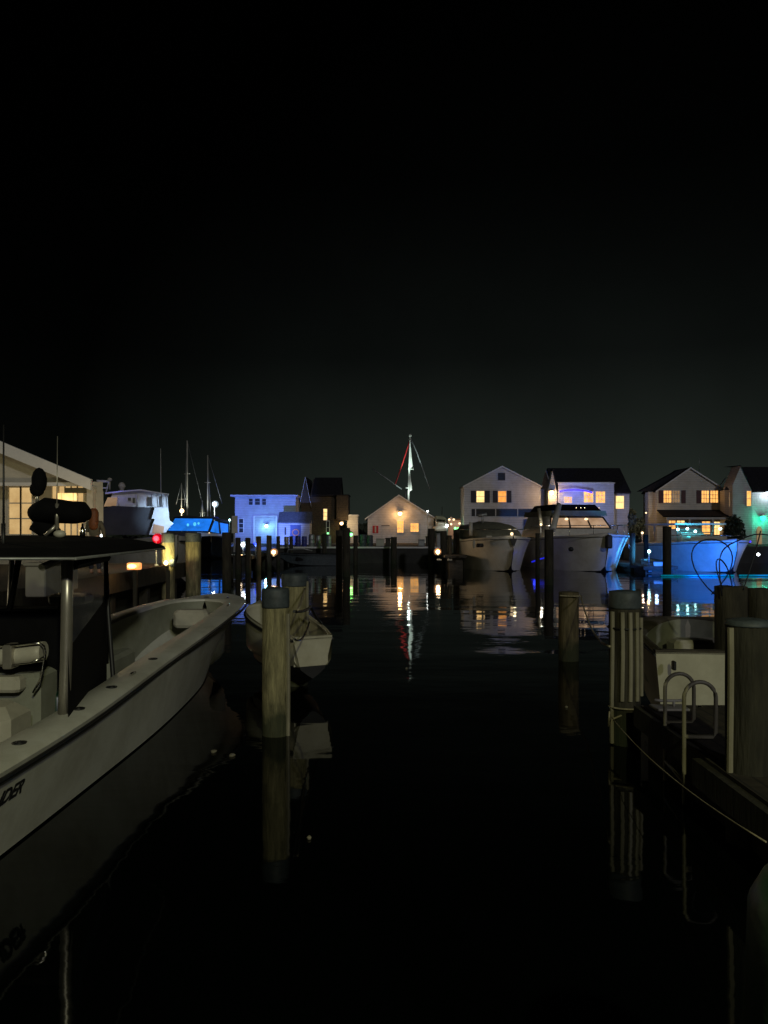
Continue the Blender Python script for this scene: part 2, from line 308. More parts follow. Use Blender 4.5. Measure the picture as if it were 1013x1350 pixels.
for px, wp, ty, d, l in ((314,7,709,46,'first thin pile right of the black pile by the cabin boat'),(327,7,709,48,'thin pile directly left of the white pier lamp'),(341,7,707,50,'pile before the left edge of the garage door'),(355,7,706,53,'pile left of the warm pier lamp, before the garage door'),
    (367,5,707,58,'slim pile between the warm pier lamp and the small boathouse'),(384,5,707,60.5,'slim pile before the lifebuoy panel'),(428,6,704,60.5,'slim grey pile left of the tall pile pair'),
    (447.5,9,699,45,'left pile of the tall pair before the dark shingled house'),(457,10,696,43.5,'right pile of the tall pair before the dark shingled house'),(469,6,706,58,'pile right of the tall pair, above the green reflection'),
    (519.5,8,708,60.5,'pile in front of the lamp-lit shed door'),(569,9,697,57,'pale green-grey pile at the right corner of the lamp-lit shed'),(585,9,700,54,'dark pile right of the small globe lamp'),(593,6,706,52,'thin pile in the dark cluster beside the far lights'),(602,8,698,53,'dark pile touching the left side of the canvas-covered yacht'),
    (709,6,703,46,'thin black pile against the blue glow between two yachts'),(724,12,698,37,'dark thick pile before the bow of the lit-windowed yacht'),(834,7,703,49,'pile right behind the cyan-lit bow'),(852,6,705,54,'thin pile behind the small grey dinghy'),(879.5,11,694,44,'dark teal pile left of the blue-lit boat')):
    pile(px, wp, ty, d, l)
# gull-like flat board on the right pile of the pair
# near green post, bottom right
t = thing('bollard', 'rounded dark green post in the bottom right corner', 'bollard', (1.32,2.2,0))
MB().lathe((1.32,2.2,0), [(.27,-.5),(.27,1.0),(.255,1.35),(.25,1.5),(.21,1.58),(.08,1.61)], 28).build('shaft', M['green'], t)
MB().lathe((1.32,2.2,0), [(.275,.96),(.28,.97),(.28,1.03),(.275,1.04)], 28).build('band', M['cap'], t)
# ropes
def sag(a, b, s, n=12):
    a = Vector(a); b = Vector(b)
    return [a.lerp(b, k/n)-Vector((0,0,s*4*(k/n)*(1-k/n))) for k in range(n+1)]
def rope(pts, r, label, m='rope', name='mooring_line'):
    return tag(MB().tube(pts, r, 6).build(name, M[m]), label, 'rope')
rope(sag(W(393,804,9.8), W(402,776,12.85), .05), .014, 'pale line running between the caps of the two left piles')
rope(sag(W(388,806,9.75), W(410,800,12.2), .03)+sag(W(410,800,12.2), W(424,822,12.9), .03)[1:], .02, 'black mooring line from the left piles to the white dinghy', 'rubber')
rope(sag(W(388,842,9.7), W(408,820,12.2), .12), .014, 'thin black slack line hanging under the thicker one by the left piles', 'rubber')
def ringpts(x, y, z, r, a0=0, a1=2*math.pi, n=20, dz=0): return [(x+math.cos(a0+(a1-a0)*k/n)*r, y+math.sin(a0+(a1-a0)*k/n)*r, z+dz*k/n) for k in range(n+1)]
rope(ringpts(X(824,9.4),9.4,1.42,.205)+[], .012, 'dark line wrapped round the strip-clad pile', 'rubber')
rope(sag((X(738,15.2),15.2,1.32), (X(766,15.1),15.1,1.32), .01)+sag((X(766,15.1),15.1,1.32), (X(804,9.3),9.3,1.2), .22)[1:], .014, 'yellowish line from the brown pile to the strip-wrapped pile')
rope(ringpts(X(824,9.4),9.4,.46,.215, math.pi*1.05, math.pi*1.95)+[W(808,948,9.2), W(802,958,9.2), W(804,938,9.2)], .011, 'white line tied round the foot of the strip-wrapped pile')
rope(sag(W(806,945,9.2), W(1010,1110,4.4),   .1), .005, 'thin grey line slanting down along the dock edge to the right')

# hoses looped over the right pile
def bez(P, n=24):
    out = []
    for k in range(n+1):
        t_ = k/n; Q = [Vector(p) for p in P]
        while len(Q) > 1: Q = [Q[i].lerp(Q[i+1], t_) for i in range(len(Q)-1)]
        out.append(Q[0])
    return out
d = 10.0
for P, l in (([(945,786),(892,742),(893,690),(940,708),(985,690),(990,750),(945,772),(938,784)], 'big dark hose loop rising highest above the right pile'),
             ([(952,786),(948,735),(930,690),(1000,745),(960,690),(1010,700),(1030,712)], 'dark hose curving up to the right out of the pile top'),
             ([(953,776),(936,732),(944,728),(962,736),(966,778)], 'small tight hose loop in the middle of the tangle'),
             ([(980,778),(990,748),(996,730),(1003,700)], 'straight dark hose leaning right above the pile')):
    rope(bez([W(a,b_,d+.05*i) for i, (a,b_) in enumerate(P)]), .009, l, 'wire', 'hose')

# ------------------------------------------------------------------ hoop ladder on the dock
t = thing('dock_ladder', 'pale pipe ladder with two hoop handrails at the dock edge', 'ladder', (3.0,7,0))
def hoop(pxl, pxr, ty, d, zr, zb):
    xl, xr, zt = X(pxl,d), X(pxr,d), Z(ty,d); r = (xr-xl)/2; pts = [(xl,d,zb),(xl,d,zt-r)]
    pts = [(xl,d,zb+(zt-r-zb)*k/4) for k in range(5)]+[(xl+r-math.cos(a)*r, d, zt-r+math.sin(a)*r) for a in [math.pi*k/12 for k in range(1,12)]]
    pts += [(xr,d,zt-r),(xr,d,zr+.04),(xr-.03,d,zr),(xl,d,zr)]
    return MB().tube(pts, .020, 10)
hoop(877,915,888,8.0,.6,-.9).build('handrail', M['pvc'], t)
hoop(902,944,899,7.3,.64,-.9).build('handrail', M['pvc'], t)
for k in range(3):
    z = .2-.3*k; MB().tube([(X(877,8.0),8.0,z),(X(902,7.3),7.3,z)], .016, 8).build('rung', M['pvc'], t)
# cleat and paper-like plate at foot of the wrapped pile
t = thing('dock_cleat', 'white cleat on a plate beside the strip-wrapped pile', 'cleat', (3.05,8.6,.6))
MB().bbox((3.02,8.5,.6),(3.4,8.75,.625),.01).build('plate', M['vinyl'], t)
MB().tube([(3.04,8.62,.70),(3.12,8.62,.69),(3.3,8.62,.69),(3.38,8.62,.70)], .016).tube([(3.16,8.62,.62),(3.16,8.62,.69)], .016).tube([(3.26,8.62,.62),(3.26,8.62,.69)], .016).build('horn', M['vinyl'], t)
for i, (px, py) in enumerate(((922,932),(945,931),(953,934))):
    t_ = MB().lathe(W(px,py,8.72)-Vector((0,0,.02)), [(.035,-.03),(.04,0),(.03,.03),(.008,.04)], 10).build('deck_fitting', M['chrome'])
    tag(t_, 'shiny metal fitting on the dock edge before the pram transom', 'deck fitting', 'shiny dock fittings')

# ------------------------------------------------------------------ generic hull
def interp(tab, s):
    for i in range(len(tab)-1):
        if s <= tab[i+1][0]:
            a, b_ = tab[i], tab[i+1]; t_ = (s-a[0])/(b_[0]-a[0])
            p0 = tab[max(i-1,0)]; p3 = tab[min(i+2,len(tab)-1)]; out = []
            for k in range(1, len(a)):
                m1 = (b_[k]-p0[k])/(b_[0]-p0[0])*(b_[0]-a[0]); m2 = (p3[k]-a[k])/(p3[0]-a[0])*(b_[0]-a[0])
                h = t_*t_*(3-2*t_)
                out.append((2*t_**3-3*t_**2+1)*a[k]+(t_**3-2*t_**2+t_)*m1+(-2*t_**3+3*t_**2)*b_[k]+(t_**3-t_**2)*m2)
            return out
    return list(tab[-1][1:])
class Hull:
    """tab rows: s from the bow tip, half beam at sheer, sheer z, half beam at waterline, waterline-point z, keel z"""
    def __init__(h, T, yaw, tab, n=36):
        h.T = Vector(T); a = math.radians(yaw); h.f = Vector((math.sin(a), math.cos(a), 0)); h.r = Vector((math.cos(a), -math.sin(a), 0)); h.tab = tab
        Lg = tab[-1][0]; h.S = [Lg*(k/n)**1.6 for k in range(n+1)]; h.L = Lg
    def P(h, s, b_, z): return h.T-h.f*s+h.r*b_+Vector((0,0,z-h.T.z))
    def sec(h, s):
        b_, zs, bw, zw, zk = interp(h.tab, s); b_ = max(b_, .012); bw = max(min(bw, b_), .008)
        return b_, zs, bw, zw, zk
    def build(h, parent, m_hull, m_bot, cap_w=.3, sole=None, m_cap=None, m_in=None, m_sole=None, s0=.9, deck=False, rail=True, crown=.0, s1=None):
        R = []; Rb = []
        for s in h.S:
            b_, zs, bw, zw, zk = h.sec(s); pts = []
            for t_ in (0,.12,.35,.6,.82,1):
                q = t_ if s > h.L*.3 else t_
                fl = 1-(1-t_)**1.0
                bb = b_+(bw-b_)*(t_**.75 if s < h.L*.45 else t_)
                pts.append((bb, zs+(zw-zs)*t_))
            R.append(pts); Rb.append([(bw, zw), (bw*.93, zw-.05), (bw*.5, (zw+zk)/2-.03), (0.004, zk)])
        mb = MB()
        for sg in (1,-1):
            rings = [[h.P(s, sg*p[0], p[1]) for p in r] for s, r in zip(h.S, R)]
            mb.rings(rings if sg < 0 else [r for r in rings], 0, True, False, False)
            mb.rings([[h.P(s, sg*p[0], p[1]) for p in r] for s, r in zip(h.S, Rb)], 1, True, False, False)
        st = [h.P(h.S[-1], p[0], p[1]) for p in R[-1]+Rb[-1][1:]]; sp_ = [h.P(h.S[-1], -p[0], p[1]) for p in (R[-1]+Rb[-1][1:])[::-1]]
        nR = len(R[-1]); nS = len(st)
        mb.add(st[:nR]+sp_[nS-nR:], [tuple(range(2*nR))], 0); mb.add(st[nR-1:]+sp_[:nS-nR+1], [tuple(range(2*(nS-nR+1)))], 1)
        hull = mb.build('hull', [m_hull, m_bot], parent)
        if deck:
            dk = MB(); dk.rings([[h.P(s, h.sec(s)[0]*q, h.sec(s)[1]+crown*(1-q*q)-.01) for q in (-1,-.66,-.33,0,.33,.66,1)] for s in h.S], 0, True, False, False); dk.build('deck', m_cap, parent)
        else:
            gm = MB(); Sx = [s0+(h.L-s0)*(k/30)**1.2 for k in range(31)]
            def inner(s):      # rounded inner edge of the cockpit
                b_, zs = h.sec(s)[:2]; u = max(0, s-s0); lim = math.sqrt(max(0, u*1.6)) if u < .4 else 9
                return max(0, min(b_-cap_w, math.sqrt(u*2.0)*.62))
            for sg in (1,-1):
                gm.rings([[h.P(s, sg*h.sec(s)[0]*1.0, h.sec(s)[1]-.0), h.P(s, sg*(h.sec(s)[0]-.03), h.sec(s)[1]+.035), h.P(s, sg*((h.sec(s)[0]+inner(s))/2), h.sec(s)[1]+.05), h.P(s, sg*(inner(s)+.03 if inner(s) > .04 else inner(s)), h.sec(s)[1]+.045), h.P(s, sg*inner(s), h.sec(s)[1]+.01)] for s in Sx], 0, True, False, False)
            gm.rings([[h.P(s, h.sec(s)[0]*q, h.sec(s)[1]+.05*(1-abs(q)**3)) for q in (-1,-.95,-.6,-.3,0,.3,.6,.95,1)] for s in [s0*k/10 for k in range(11)]], 0, True, False, False)
            s2 = h.L-.001; b_, zs = h.sec(s2)[:2]
            gm.box((0,0,0),(0.001,0.001,0.001)) if False else None
            gm.build('gunwale', m_cap, parent)
            lm = MB()
            for sg in (1,-1):
                lm.rings([[h.P(s, sg*inner(s), h.sec(s)[1]+.01), h.P(s, sg*(inner(s)+.04), h.sec(s)[1]-.1), h.P(s, sg*(inner(s)+.02), sole+.1), h.P(s, sg*max(0, inner(s)-.05), sole)] for s in Sx], 0, True, False, False)
            aft = [h.P(h.L-.08, -inner(h.L), h.sec(h.L)[1]), h.P(h.L-.08, inner(h.L), h.sec(h.L)[1]), h.P(h.L-.08, inner(h.L), sole), h.P(h.L-.08, -inner(h.L), sole)]
            lm.add(aft, [(0,1,2,3)]); ln = lm.build('cockpit_liner', m_in, parent)
            MB().rings([[h.P(s, -max(.0, inner(s)-.04), sole+.004), h.P(s, max(.0, inner(s)-.04), sole+.004)] for s in Sx], 0, False, False, False).build('cockpit_floor', m_sole, parent)
            t_ = MB(); b0 = h.sec(h.L)[0]
            t_.rings([[h.P(h.L, q*b0, zz) for q in (-1,1)]+[h.P(h.L-.12, q*b0, zz) for q in (1,-1)] for zz in (h.sec(h.L)[1]-.02, h.sec(h.L)[1]+.03)]); t_.build('transom_cap', m_cap, parent)
        if rail:
            for sg in (1,-1):
                MB().tube([h.P(s, sg*(h.sec(s)[0]+.008), h.sec(s)[1]-rail) for s in h.S[1:]], .02 if rail < .15 else .04, 6).build('rub_rail', M['rubber'], parent)
        return hull

# ------------------------------------------------------------------ near centre console boat
T = (-3.3,15.9,1.28)
tabN = [(0,.03,1.26,.0,.95,.88),(.2,.33,1.27,.0,.78,.68),(.7,.62,1.27,.01,.42,.3),(1.5,.86,1.24,.17,.12,-.1),(2.8,1.02,1.17,.52,.03,-.3),(4,1.08,1.07,.74,.02,-.4),(6,1.17,.93,1.0,.02,-.42),(8.6,1.46,.85,1.2,.02,-.42),(10.5,1.58,.82,1.32,.02,-.42),(11.6,1.6,.82,1.38,.02,-.42)]
hN = Hull(T, 6, tabN)
boat = thing('center_console_boat', 'white open fishing boat with black canvas top, moored at near left', 'boat', (-3.2,15.9,0))
hN.build(boat, M['gel'], M['antifoul'], .38, .28, M['gel'], M['liner'], M['nonskid'], s0=1.25, rail=.05)
# cleats and rod holders on the starboard cap
for s, b_, k in ((6.1,.17,1),(7.0,.13,0),(7.6,.17,1),(8.5,.17,1),(9.6,.18,1),(2.2,.2,0),(1.0,-.05,1),(1.25,.45,0)):
    bb, zs = hN.sec(s)[:2]; c = hN.P(s, bb-b_ if s > 1.3 else b_, zs+.05)
    if k: MB().lathe(c, [(.055,-.005),(.06,.006),(.045,.010),(.03,.004)], 14).lathe(c+Vector((.0,-.0,0)), [(.03,.004),(.028,.012),(.01,.013)], 10, 0).build('rod_holder', M['rubber'], boat)
    else: MB().tube([c+hN.f*.07+Vector((0,0,.02)), c+Vector((0,0,.028)), c-hN.f*.07+Vector((0,0,.02))], .012, 8).tube([c+hN.f*.02, c+hN.f*.02+Vector((0,0,.03))], .01).tube([c-hN.f*.02, c-hN.f*.02+Vector((0,0,.03))], .01).build('cleat', M['chrome'], boat)
# bow locker hatch and forward seat
c = hN.P(1.75, -.05, 1.0); MB().bbox(hN.P(2.15,-.28,.85)-Vector((0,0,0)), hN.P(1.75,.3,1.17), .05).build('anchor_locker', M['vinyl'], boat)
MB().bbox(hN.P(3.4,.0,.28), hN.P(2.75,.55,.62), .06).build('forward_seat', M['vinyl'], boat)
MB().bbox(hN.P(4.5,-.95,.28), hN.P(3.2,-.5,.66), .06).build('bow_bench', M['liner'], boat)
# lettering
cu = bpy.data.curves.new('lettering', 'FONT'); cu.body = 'INDER'; cu.size = .17; cu.shear = .3; cu.extrude = .002; cu.offset = .004
to = bpy.data.objects.new('tmp', cu); C.objects.link(to); bpy.context.view_layer.update()
me = bpy.data.meshes.new_from_object(to.evaluated_get(bpy.context.evaluated_depsgraph_get())); bpy.data.objects.remove(to)
s_l = 10.22; b_, zs, bw, zw, zk = hN.sec(s_l)
p0 = hN.P(s_l, b_, .53); tq = (zs-.53)/(zs-zw); p0 = hN.P(s_l, b_+(bw-b_)*tq+.006, .53)
q0 = hN.sec(9.2); p1 = hN.P(9.2, q0[0]+(q0[2]-q0[0])*((q0[1]-.53)/(q0[1]-q0[3]))+.006, .53)
xa = (p1-p0).normalized(); up = (hN.P(s_l, b_, zs)-hN.P(s_l, bw, zw)).normalized()
for v in me.vertices: v.co = p0+xa*v.co.x+up*v.co.y+xa.cross(up)*v.co.z-Vector(boat.location)
me.materials.append(M['rubber']); lo = bpy.data.objects.new('lettering', me); C.objects.link(lo); lo.parent = boat
# hard top with canvas
def V3(px, d, z): return Vector((X(px,d), d, z))
ttx = [(-2.62,6.5),(-2.92,10.2),(-3.3,10.75),(-4.7,10.85),(-5.2,10.4),(-5.0,6.5)]
tt = MB(); cc = Vector((-3.95,8.6,0))
def ring_tt(sc_, z): return [cc+(Vector((x,y,0))-cc)*sc_+Vector((0,0,z+(.0 if y < 9 else -.0))) for x, y in ttx]
tt.rings([ring_tt(.985,2.36), ring_tt(1,2.37), ring_tt(1,2.40), ring_tt(.90,2.45), ring_tt(.72,2.50), ring_tt(.3,2.55)])
top = tt.build('canvas_top', M['canvas'], boat)
MB().tube([(x,y,2.365) for x, y in ttx]+[(ttx[0][0],ttx[0][1],2.365)], .013, 8).build('top_frame', M['steel'], boat)
# equipment on top: covered radar, searchlight, whips, bottle-like horn
mb = MB(); R = []
for k, (px, hh, cz, w_) in enumerate(((42,3,677,.05),(44,10,676,.14),(50,14,676,.2),(62,17,674,.24),(80,16,674,.24),(98,15,675,.22),(110,14,676,.2),(115,9,677,.14),(117,3,678,.06))):
    d_ = 8.2; c = W(px, cz, d_); R.append([c+Vector((0, math.cos(a)*w_, math.sin(a)*hh/F*d_*(1+.08*math.sin(k*2+a)))) for a in [2*math.pi*i/14 for i in range(14)]])
mb.rings(R, 0, True); cov = mb.build('covered_radar', M['canvas'], boat)
mb = MB(); mb.tube([W(52,688,8.2), W(60,696,8.2), W(72,704,8.2), V3(74,8.2,2.5)], .13, 12, r1=.06); mb.build('radar_pedestal', M['canvas'], cov)
mb = MB().ball(W(52,634,8.2), .09, 1.6, 14, sx=.85); mb.ball(W(49,645,8.2), .075, 1.1, 12); sl = mb.build('searchlight', M['canvas'], boat)
MB().tube([W(49,650,8.2), W(49.5,664,8.2)], .02).build('stem', M['alu'], sl)
MB().tube([W(5,716,7.0), W(5,560,7.0)], .012, 8, r1=.007).tube([W(4.5,735,7.0), W(4.7,690,7.0)], .02, 8).build('antenna', M['rubber'], boat)
MB().tube([W(75,700,8.0), W(76,575,8.0)], .008, 8, r1=.004).tube([W(75,698,8), W(75.5,664,8)], .021, 8).build('antenna', M['alu'], boat)
MB().tube([W(60,706,8), W(74,693,8)], .02, 8).build('antenna_bracket', M['alu'], boat)
MB().ball(W(79,704,8.0), .06, .7, 12, sx=1.1).build('navigation_dome', M['vinyl'], boat)
MB().lathe(W(109,709,8.4), [(.028,0),(.03,.06),(.022,.1),(.012,.13),(.01,.16)], 12).build('horn', M['chrome'], boat)
MB().bbox(W(13,716,7.2)+Vector((0,-.1,0)), W(28,730,7.2)+Vector((0,.1,.2)), .03) if False else None
# pipe frame
lg = MB().tube([V3(89,7.0,2.37), V3(88.5,7.0,1.9), V3(87.5,7.05,1.45), V3(86,7.1,1.15), V3(84,7.15,.9)], .052, 14); lg.build('top_leg', M['alu'], boat)
MB().tube([V3(139,9.3,2.37), V3(143,9.2,1.6), V3(149,9.1,.9), V3(150,9.0,.28)], .028, 10).build('top_leg', M['rubber'], boat)
MB().tube([Vector((-5.0,7,2.37)), Vector((-5.0,7.1,1.4)), Vector((-4.95,7.1,.28))], .05, 12).build('top_leg', M['alu'], boat)
MB().tube([Vector((-4.9,10.1,2.37)), Vector((-4.85,9.9,1.4)), Vector((-4.8,9.8,.28))], .035, 10).build('top_leg', M['alu'], boat)
MB().tube([V3(55,6.7,2.28), V3(88,7.0,2.36)], .035, 8).build('brace', M['alu'], boat)
# side curtain: black lower canvas with clear window above
A = V3(90,7.0,0); B = V3(141,9.25,0)
def cur(u, z): return A.lerp(B, u)+Vector((0,0,z))
MB().rings([[cur(u,.90-.3*u), cur(u,1.2-.1*u), cur(u, 1.52+.28*u)] for u in [k/8 for k in range(9)]], 0, True, False, False).build('curtain_canvas', M['canvas'], boat)
MB().rings([[cur(u,1.52+.28*u), cur(u,1.9), cur(u,2.24)] for u in [k/6*.94 for k in range(7)]], 0, True, False, False).build('curtain_window', M['clear'], boat)
MB().tube([cur(.97,2.35), cur(.97,1.8), cur(1,1.0)], .025, 6).tube([cur(0,2.28), cur(1,2.28)], .05, 6).build('curtain_hem', M['canvas'], boat)
# console with windscreen
MB().bbox((-5.0,8.3,.28), (-3.55,9.3,1.7), .1).build('console', M['canvas'], boat)
MB().add([(-5.1,8.1,1.76),(-3.45,8.1,1.76),(-3.45,8.3,2.3),(-5.1,8.3,2.3)], [(0,1,2,3)]).build('windscreen', M['clear'], boat)
MB().tube([(-5.1,8.08,1.76),(-3.43,8.08,1.76),(-3.43,8.29,2.31),(-5.1,8.29,2.31)], .022, 6).tube([(-3.95,8.08,1.76),(-3.95,8.29,2.31)], .035, 6).build('windscreen_frame', M['rubber'], boat)
MB().bbox((-5.1,8.0,.28), (-3.28,8.28,1.755), .05).build('console_cover', M['canvas'], boat)
MB().bbox((-3.55,9.9,1.35), (-2.95+.02,10.15,1.5), .04).build('forward_bolster', M['vinyl'], boat) if False else None
# leaning post with bolster and chrome rail
def S3(px, py, d_): return W(px, py, d_)
mb = MB(); dS = 7.4
mb.rings([[S3(px,cy,dS)+Vector((0, math.cos(a)*.11, math.sin(a)*.1)) for a in [2*math.pi*i/12 for i in range(12)]] for px, cy in ((-60,864),(-20,864),(0,865),(30,863),(50,860),(58,859))], 0, True)
bl = mb.build('seat_bolster', M['vinyl'], boat)
MB().tube([S3(-60,851,7.26), S3(15,851,7.26), S3(40,848,7.26), S3(52,848,7.28), S3(58,852,7.3), S3(60,860,7.3), S3(57,880,7.3), S3(53,897,7.3), S3(44,913,7.35)], .012, 8).tube([S3(-60,877,7.26), S3(10,877,7.26), S3(40,874,7.26), S3(58,866,7.28)], .008, 8).build('grab_rail', M['chrome'], bl)
MB().bbox(S3(4,882,7.26)+Vector((0,-.02,0)), S3(16,850,7.26)+Vector((0,.16,0)), .01).build('strap', M['alu'], bl)
MB().bbox((-4.9,7.5,.28), (X(52,7.5),7.95,1.2), .04).build('leaning_post', M['liner'], boat)
MB().bbox((-4.9,7.32,1.05), (X(30,7.4),7.5,1.2), .03).build('seat_cushion', M['vinyl'], boat)
MB().bbox((-4.9,6.7,.6), (X(22,6.9),7.28,1.02), .1).build('seat', M['vinyl'], boat)
MB().lathe((X(76,7.95),7.95,.28), [(.08,0),(.09,.1),(.09,.6),(.06,.65),(.03,.67)], 16).build('bucket', mat('bottle_green', (.004,.035,.015), .3, var=.2), boat)
MB().bbox(W(62,797,9.6), W(111,784,9.6)+Vector((0,.35,0)), .03).build('helm_box', M['vinyl'], boat)

# ------------------------------------------------------------------ hanging dinghy behind left piles
tabD = [(0,.02,1.22,.0,.85,.8),(.3,.3,1.2,.12,.55,.35),(.9,.52,1.1,.38,.38,.1),(1.8,.52,.98,.42,.34,0),(2.4,.43,.94,.32,.42,.1),(2.85,.33,.90,.22,.46,.26)]
hd = Hull((-2.40,14.7,1.24), -26.5, tabD, 20); dg = thing('dinghy', 'small white dinghy with black bottom floating behind the two left piles', 'dinghy', (-1.6,13.4,0))
hd.build(dg, M['gel2'], M['antifoul'], .04, .45, M['gel2'], M['gel2'], M['nonskid'], s0=.35, rail=.03)
MB().bbox(hd.P(3.12,-.09,.62)-Vector((.09,.02,0)), hd.P(3.12,-.09,.98)+Vector((.09,.16,0)), .05).build('outboard', M['rubber'], dg) if False else None
MB().rings([[hd.P(1.5,-.45,.72),hd.P(1.5,.45,.72)],[hd.P(1.8,-.46,.72),hd.P(1.8,.46,.72)]],0,False,False,False).build('thwart', M['beam'], dg)
# ------------------------------------------------------------------ pram at the right
tabP = [(0,.72,1.2,.6,.3,.1),(.3,.9,1.16,.74,.2,0),(1,.98,1.07,.84,.15,-.05),(2.1,1.0,1.0,.92,.12,-.08)]
hp = Hull((4.80,12.1,1.2), 6, tabP, 16); pr = thing('pram_dinghy', 'white blunt-ended pram with tan inside, stern to the right dock', 'dinghy', (4.6,11,0))
hp.build(pr, M['gel2'], M['antifoul'], .10, .35, M['beam'], M['liner'], M['deck'], s0=0.0, rail=.04)
q = [hp.P(0,b_,z) for b_, z in ((-.72,1.2),(.72,1.2),(.6,.3),(-.6,.3))]; MB().add(q, [(0,1,2,3)]).build('bow_board', M['gel2'], pr)
MB().bbox((4.3,11.3,.35), (5.35,11.7,.98), .05).build('seat_box', M['vinyl'], pr)
MB().bbox((X(886,9.9),9.84,Z(883,9.9)), (X(890,9.9),9.93,Z(871,9.9)), .01).build('drain_fitting', M['rubber'], pr)

# ------------------------------------------------------------------ lamps
def lamp(name, label, px, py, d, r, em, col, power, post=None, group=None, off=(0,-.25,0), lr=None, bracket=None, bloom=False):
    c = W(px, py, d); t_ = thing(name, label, 'lamp', (c.x, c.y, post if post is not None else c.z), group)
    MB().ball(c, r, 1, 12).build('bulb', E[em], t_)
    if post is not None:
        MB().tube([(c.x,c.y+.02,post),(c.x,c.y+.02,c.z-r*.9)], max(.02, r*.25), 8).lathe((c.x,c.y+.02,post), [(r*.8,0),(r*.8,.05),(r*.3,.08)], 10).build('post', M['steel'], t_)
    else:
        MB().lathe(c+Vector((0,.0,r*.7)), [(r*1.25,0),(r*1.1,r*.35),(r*.4,r*.7)], 12).tube([c+Vector((0,0,r)), c+Vector((0,.0,r*1.6)), c+Vector((0,r*2.2,r*1.6))], r*.2, 6).build('shade', M['steel'], t_)
    if bloom:      # emissive globe imitating soft lamp glow behind the bright core
        MB().ball(c+Vector((0,r*1.6+.01,0)), r*1.9, 1, 14).build('halo', E[bloom], t_)
    if power: light(c+Vector(off), col, power, t_, lr or r)
    return t_
# ------------------------------------------------------------------ houses
def gable_front(name, label, x0, x1, y0, dep, zb, ze, xa, za, wall, roof, over=.25, cat='house', thick=.16, group=None):
    t_ = thing(name, label, cat, ((x0+x1)/2, y0, zb), group)
    MB().prism([(x0,zb),(x1,zb),(x1,ze),(xa,za),(x0,ze)], 1, y0, y0+dep).build('wall', M[wall], t_)
    sl = (za-ze)/(xa-x0); sr = (za-ze)/(x1-xa); mb = MB(); h0 = .012
    mb.prism([(x0-over,ze-over*sl+h0),(xa,za+h0),(xa,za+thick+h0),(x0-over,ze-over*sl+thick+h0)], 1, y0-over, y0+dep+over)
    mb.prism([(xa+.001,za+h0),(x1+over,ze-over*sr+h0),(x1+over,ze-over*sr+thick+h0),(xa+.001,za+thick+h0)], 1, y0-over, y0+dep+over)
    mb.build('roof', M[roof], t_)
    mb = MB(); h1 = .02
    mb.prism([(x0-over,ze-over*sl-.0),(xa,za+.0),(xa,za+.15),(x0-over,ze-over*sl+.15)], 1, y0-over-.04, y0-over-.004)
    mb.prism([(xa,za),(x1+over,ze-over*sr),(x1+over,ze-over*sr+.15),(xa,za+.15)], 1, y0-over-.04, y0-over-.004)
    mb.build('bargeboard', M['trim'], t_)
    return t_
def window(t_, px0, px1, py0, py1, d, pane='warm', cols=2, rows=2, sh=None, y=None, fr='trim', shw=None):
    y = d if y is None else y; x0, x1, z1, z0 = X(px0,d), X(px1,d), Z(py0,d), Z(py1,d); w_ = .05; mb = MB()
    mb.box((x0-w_,y-.07,z0-w_),(x0,y-.003,z1+w_)); mb.box((x1,y-.07,z0-w_),(x1+w_,y-.003,z1+w_))
    mb.box((x0,y-.07,z1),(x1,y-.003,z1+w_)); mb.box((x0,y-.09,z0-w_),(x1,y-.003,z0))
    for k in range(1, cols): xx = x0+(x1-x0)*k/cols; mb.box((xx-.02,y-.05,z0+.001),(xx+.02,y-.014,z1-.001))
    for k in range(1, rows): zz = z0+(z1-z0)*k/rows; mb.box((x0+.001,y-.048,zz-.02),(x1-.001,y-.015,zz+.02))
    f = mb.build('window', M[fr], t_)
    MB().box((x0,y-.012,z0),(x1,y-.002,z1)).build('pane', E[pane] if pane in E else M[pane], f)
    if sh:
        sw = (shw or (px1-px0)*.6)/F*d
        for a, b_ in ((x0-w_-.02-sw, x0-w_-.02),(x1+w_+.02, x1+w_+.02+sw)):
            MB().box((a,y-.05,z0-w_),(b_,y-.004,z1+w_)).build('shutter', M[sh], t_)
    return f

# central shed
D = 82.0; zb = 1.3
t = gable_front('shed', 'small white gabled shed with a warm lamp in its peak, centre', X(485,D), X(572,D), D, 9, zb, Z(683,D), X(526,D), Z(654,D), 'siding', 'roofg', .3, 'shed')
MB().tube([W(535,657,D+2), W(535,648,D+2)], .08, 8).build('vent_pipe', M['steel'], t)
window(t, 524,532,687,702, D, 'warm', 3, 3); window(t, 541.5,552,690,701, D, 'warm', 3, 3)
MB().box((X(503,D),D-.06,Z(693.5,D)),(X(514,D),D-.003,Z(692.5,D))).build('door_head', M['shut'], t)
MB().box((X(503.5,D),D-.03,zb),(X(513.5,D),D-.003,Z(693.8,D))).build('door', M['siding'], t)
lamp('gable_lamp', 'warm lamp glowing under the peak of the small central shed', 527.5,677,D-.42, .2, 'bwarm', (1,.5,.15), 170, off=(0,-.22,0))
mb = MB(); mb.box((X(491.5,D),D-.05,Z(703,D)),(X(499,D),D-.01,Z(693,D)))
t = thing('sign', 'square red notice board on the left of the central shed', 'sign', (X(495,D),D-.05,Z(703,D))); mb.build('board', M['red'], t)
MB().box((X(494.3,D),D-.058,Z(702,D)),(X(496.2,D),D-.051,Z(694,D))).build('stripe', M['vinyl'], t)
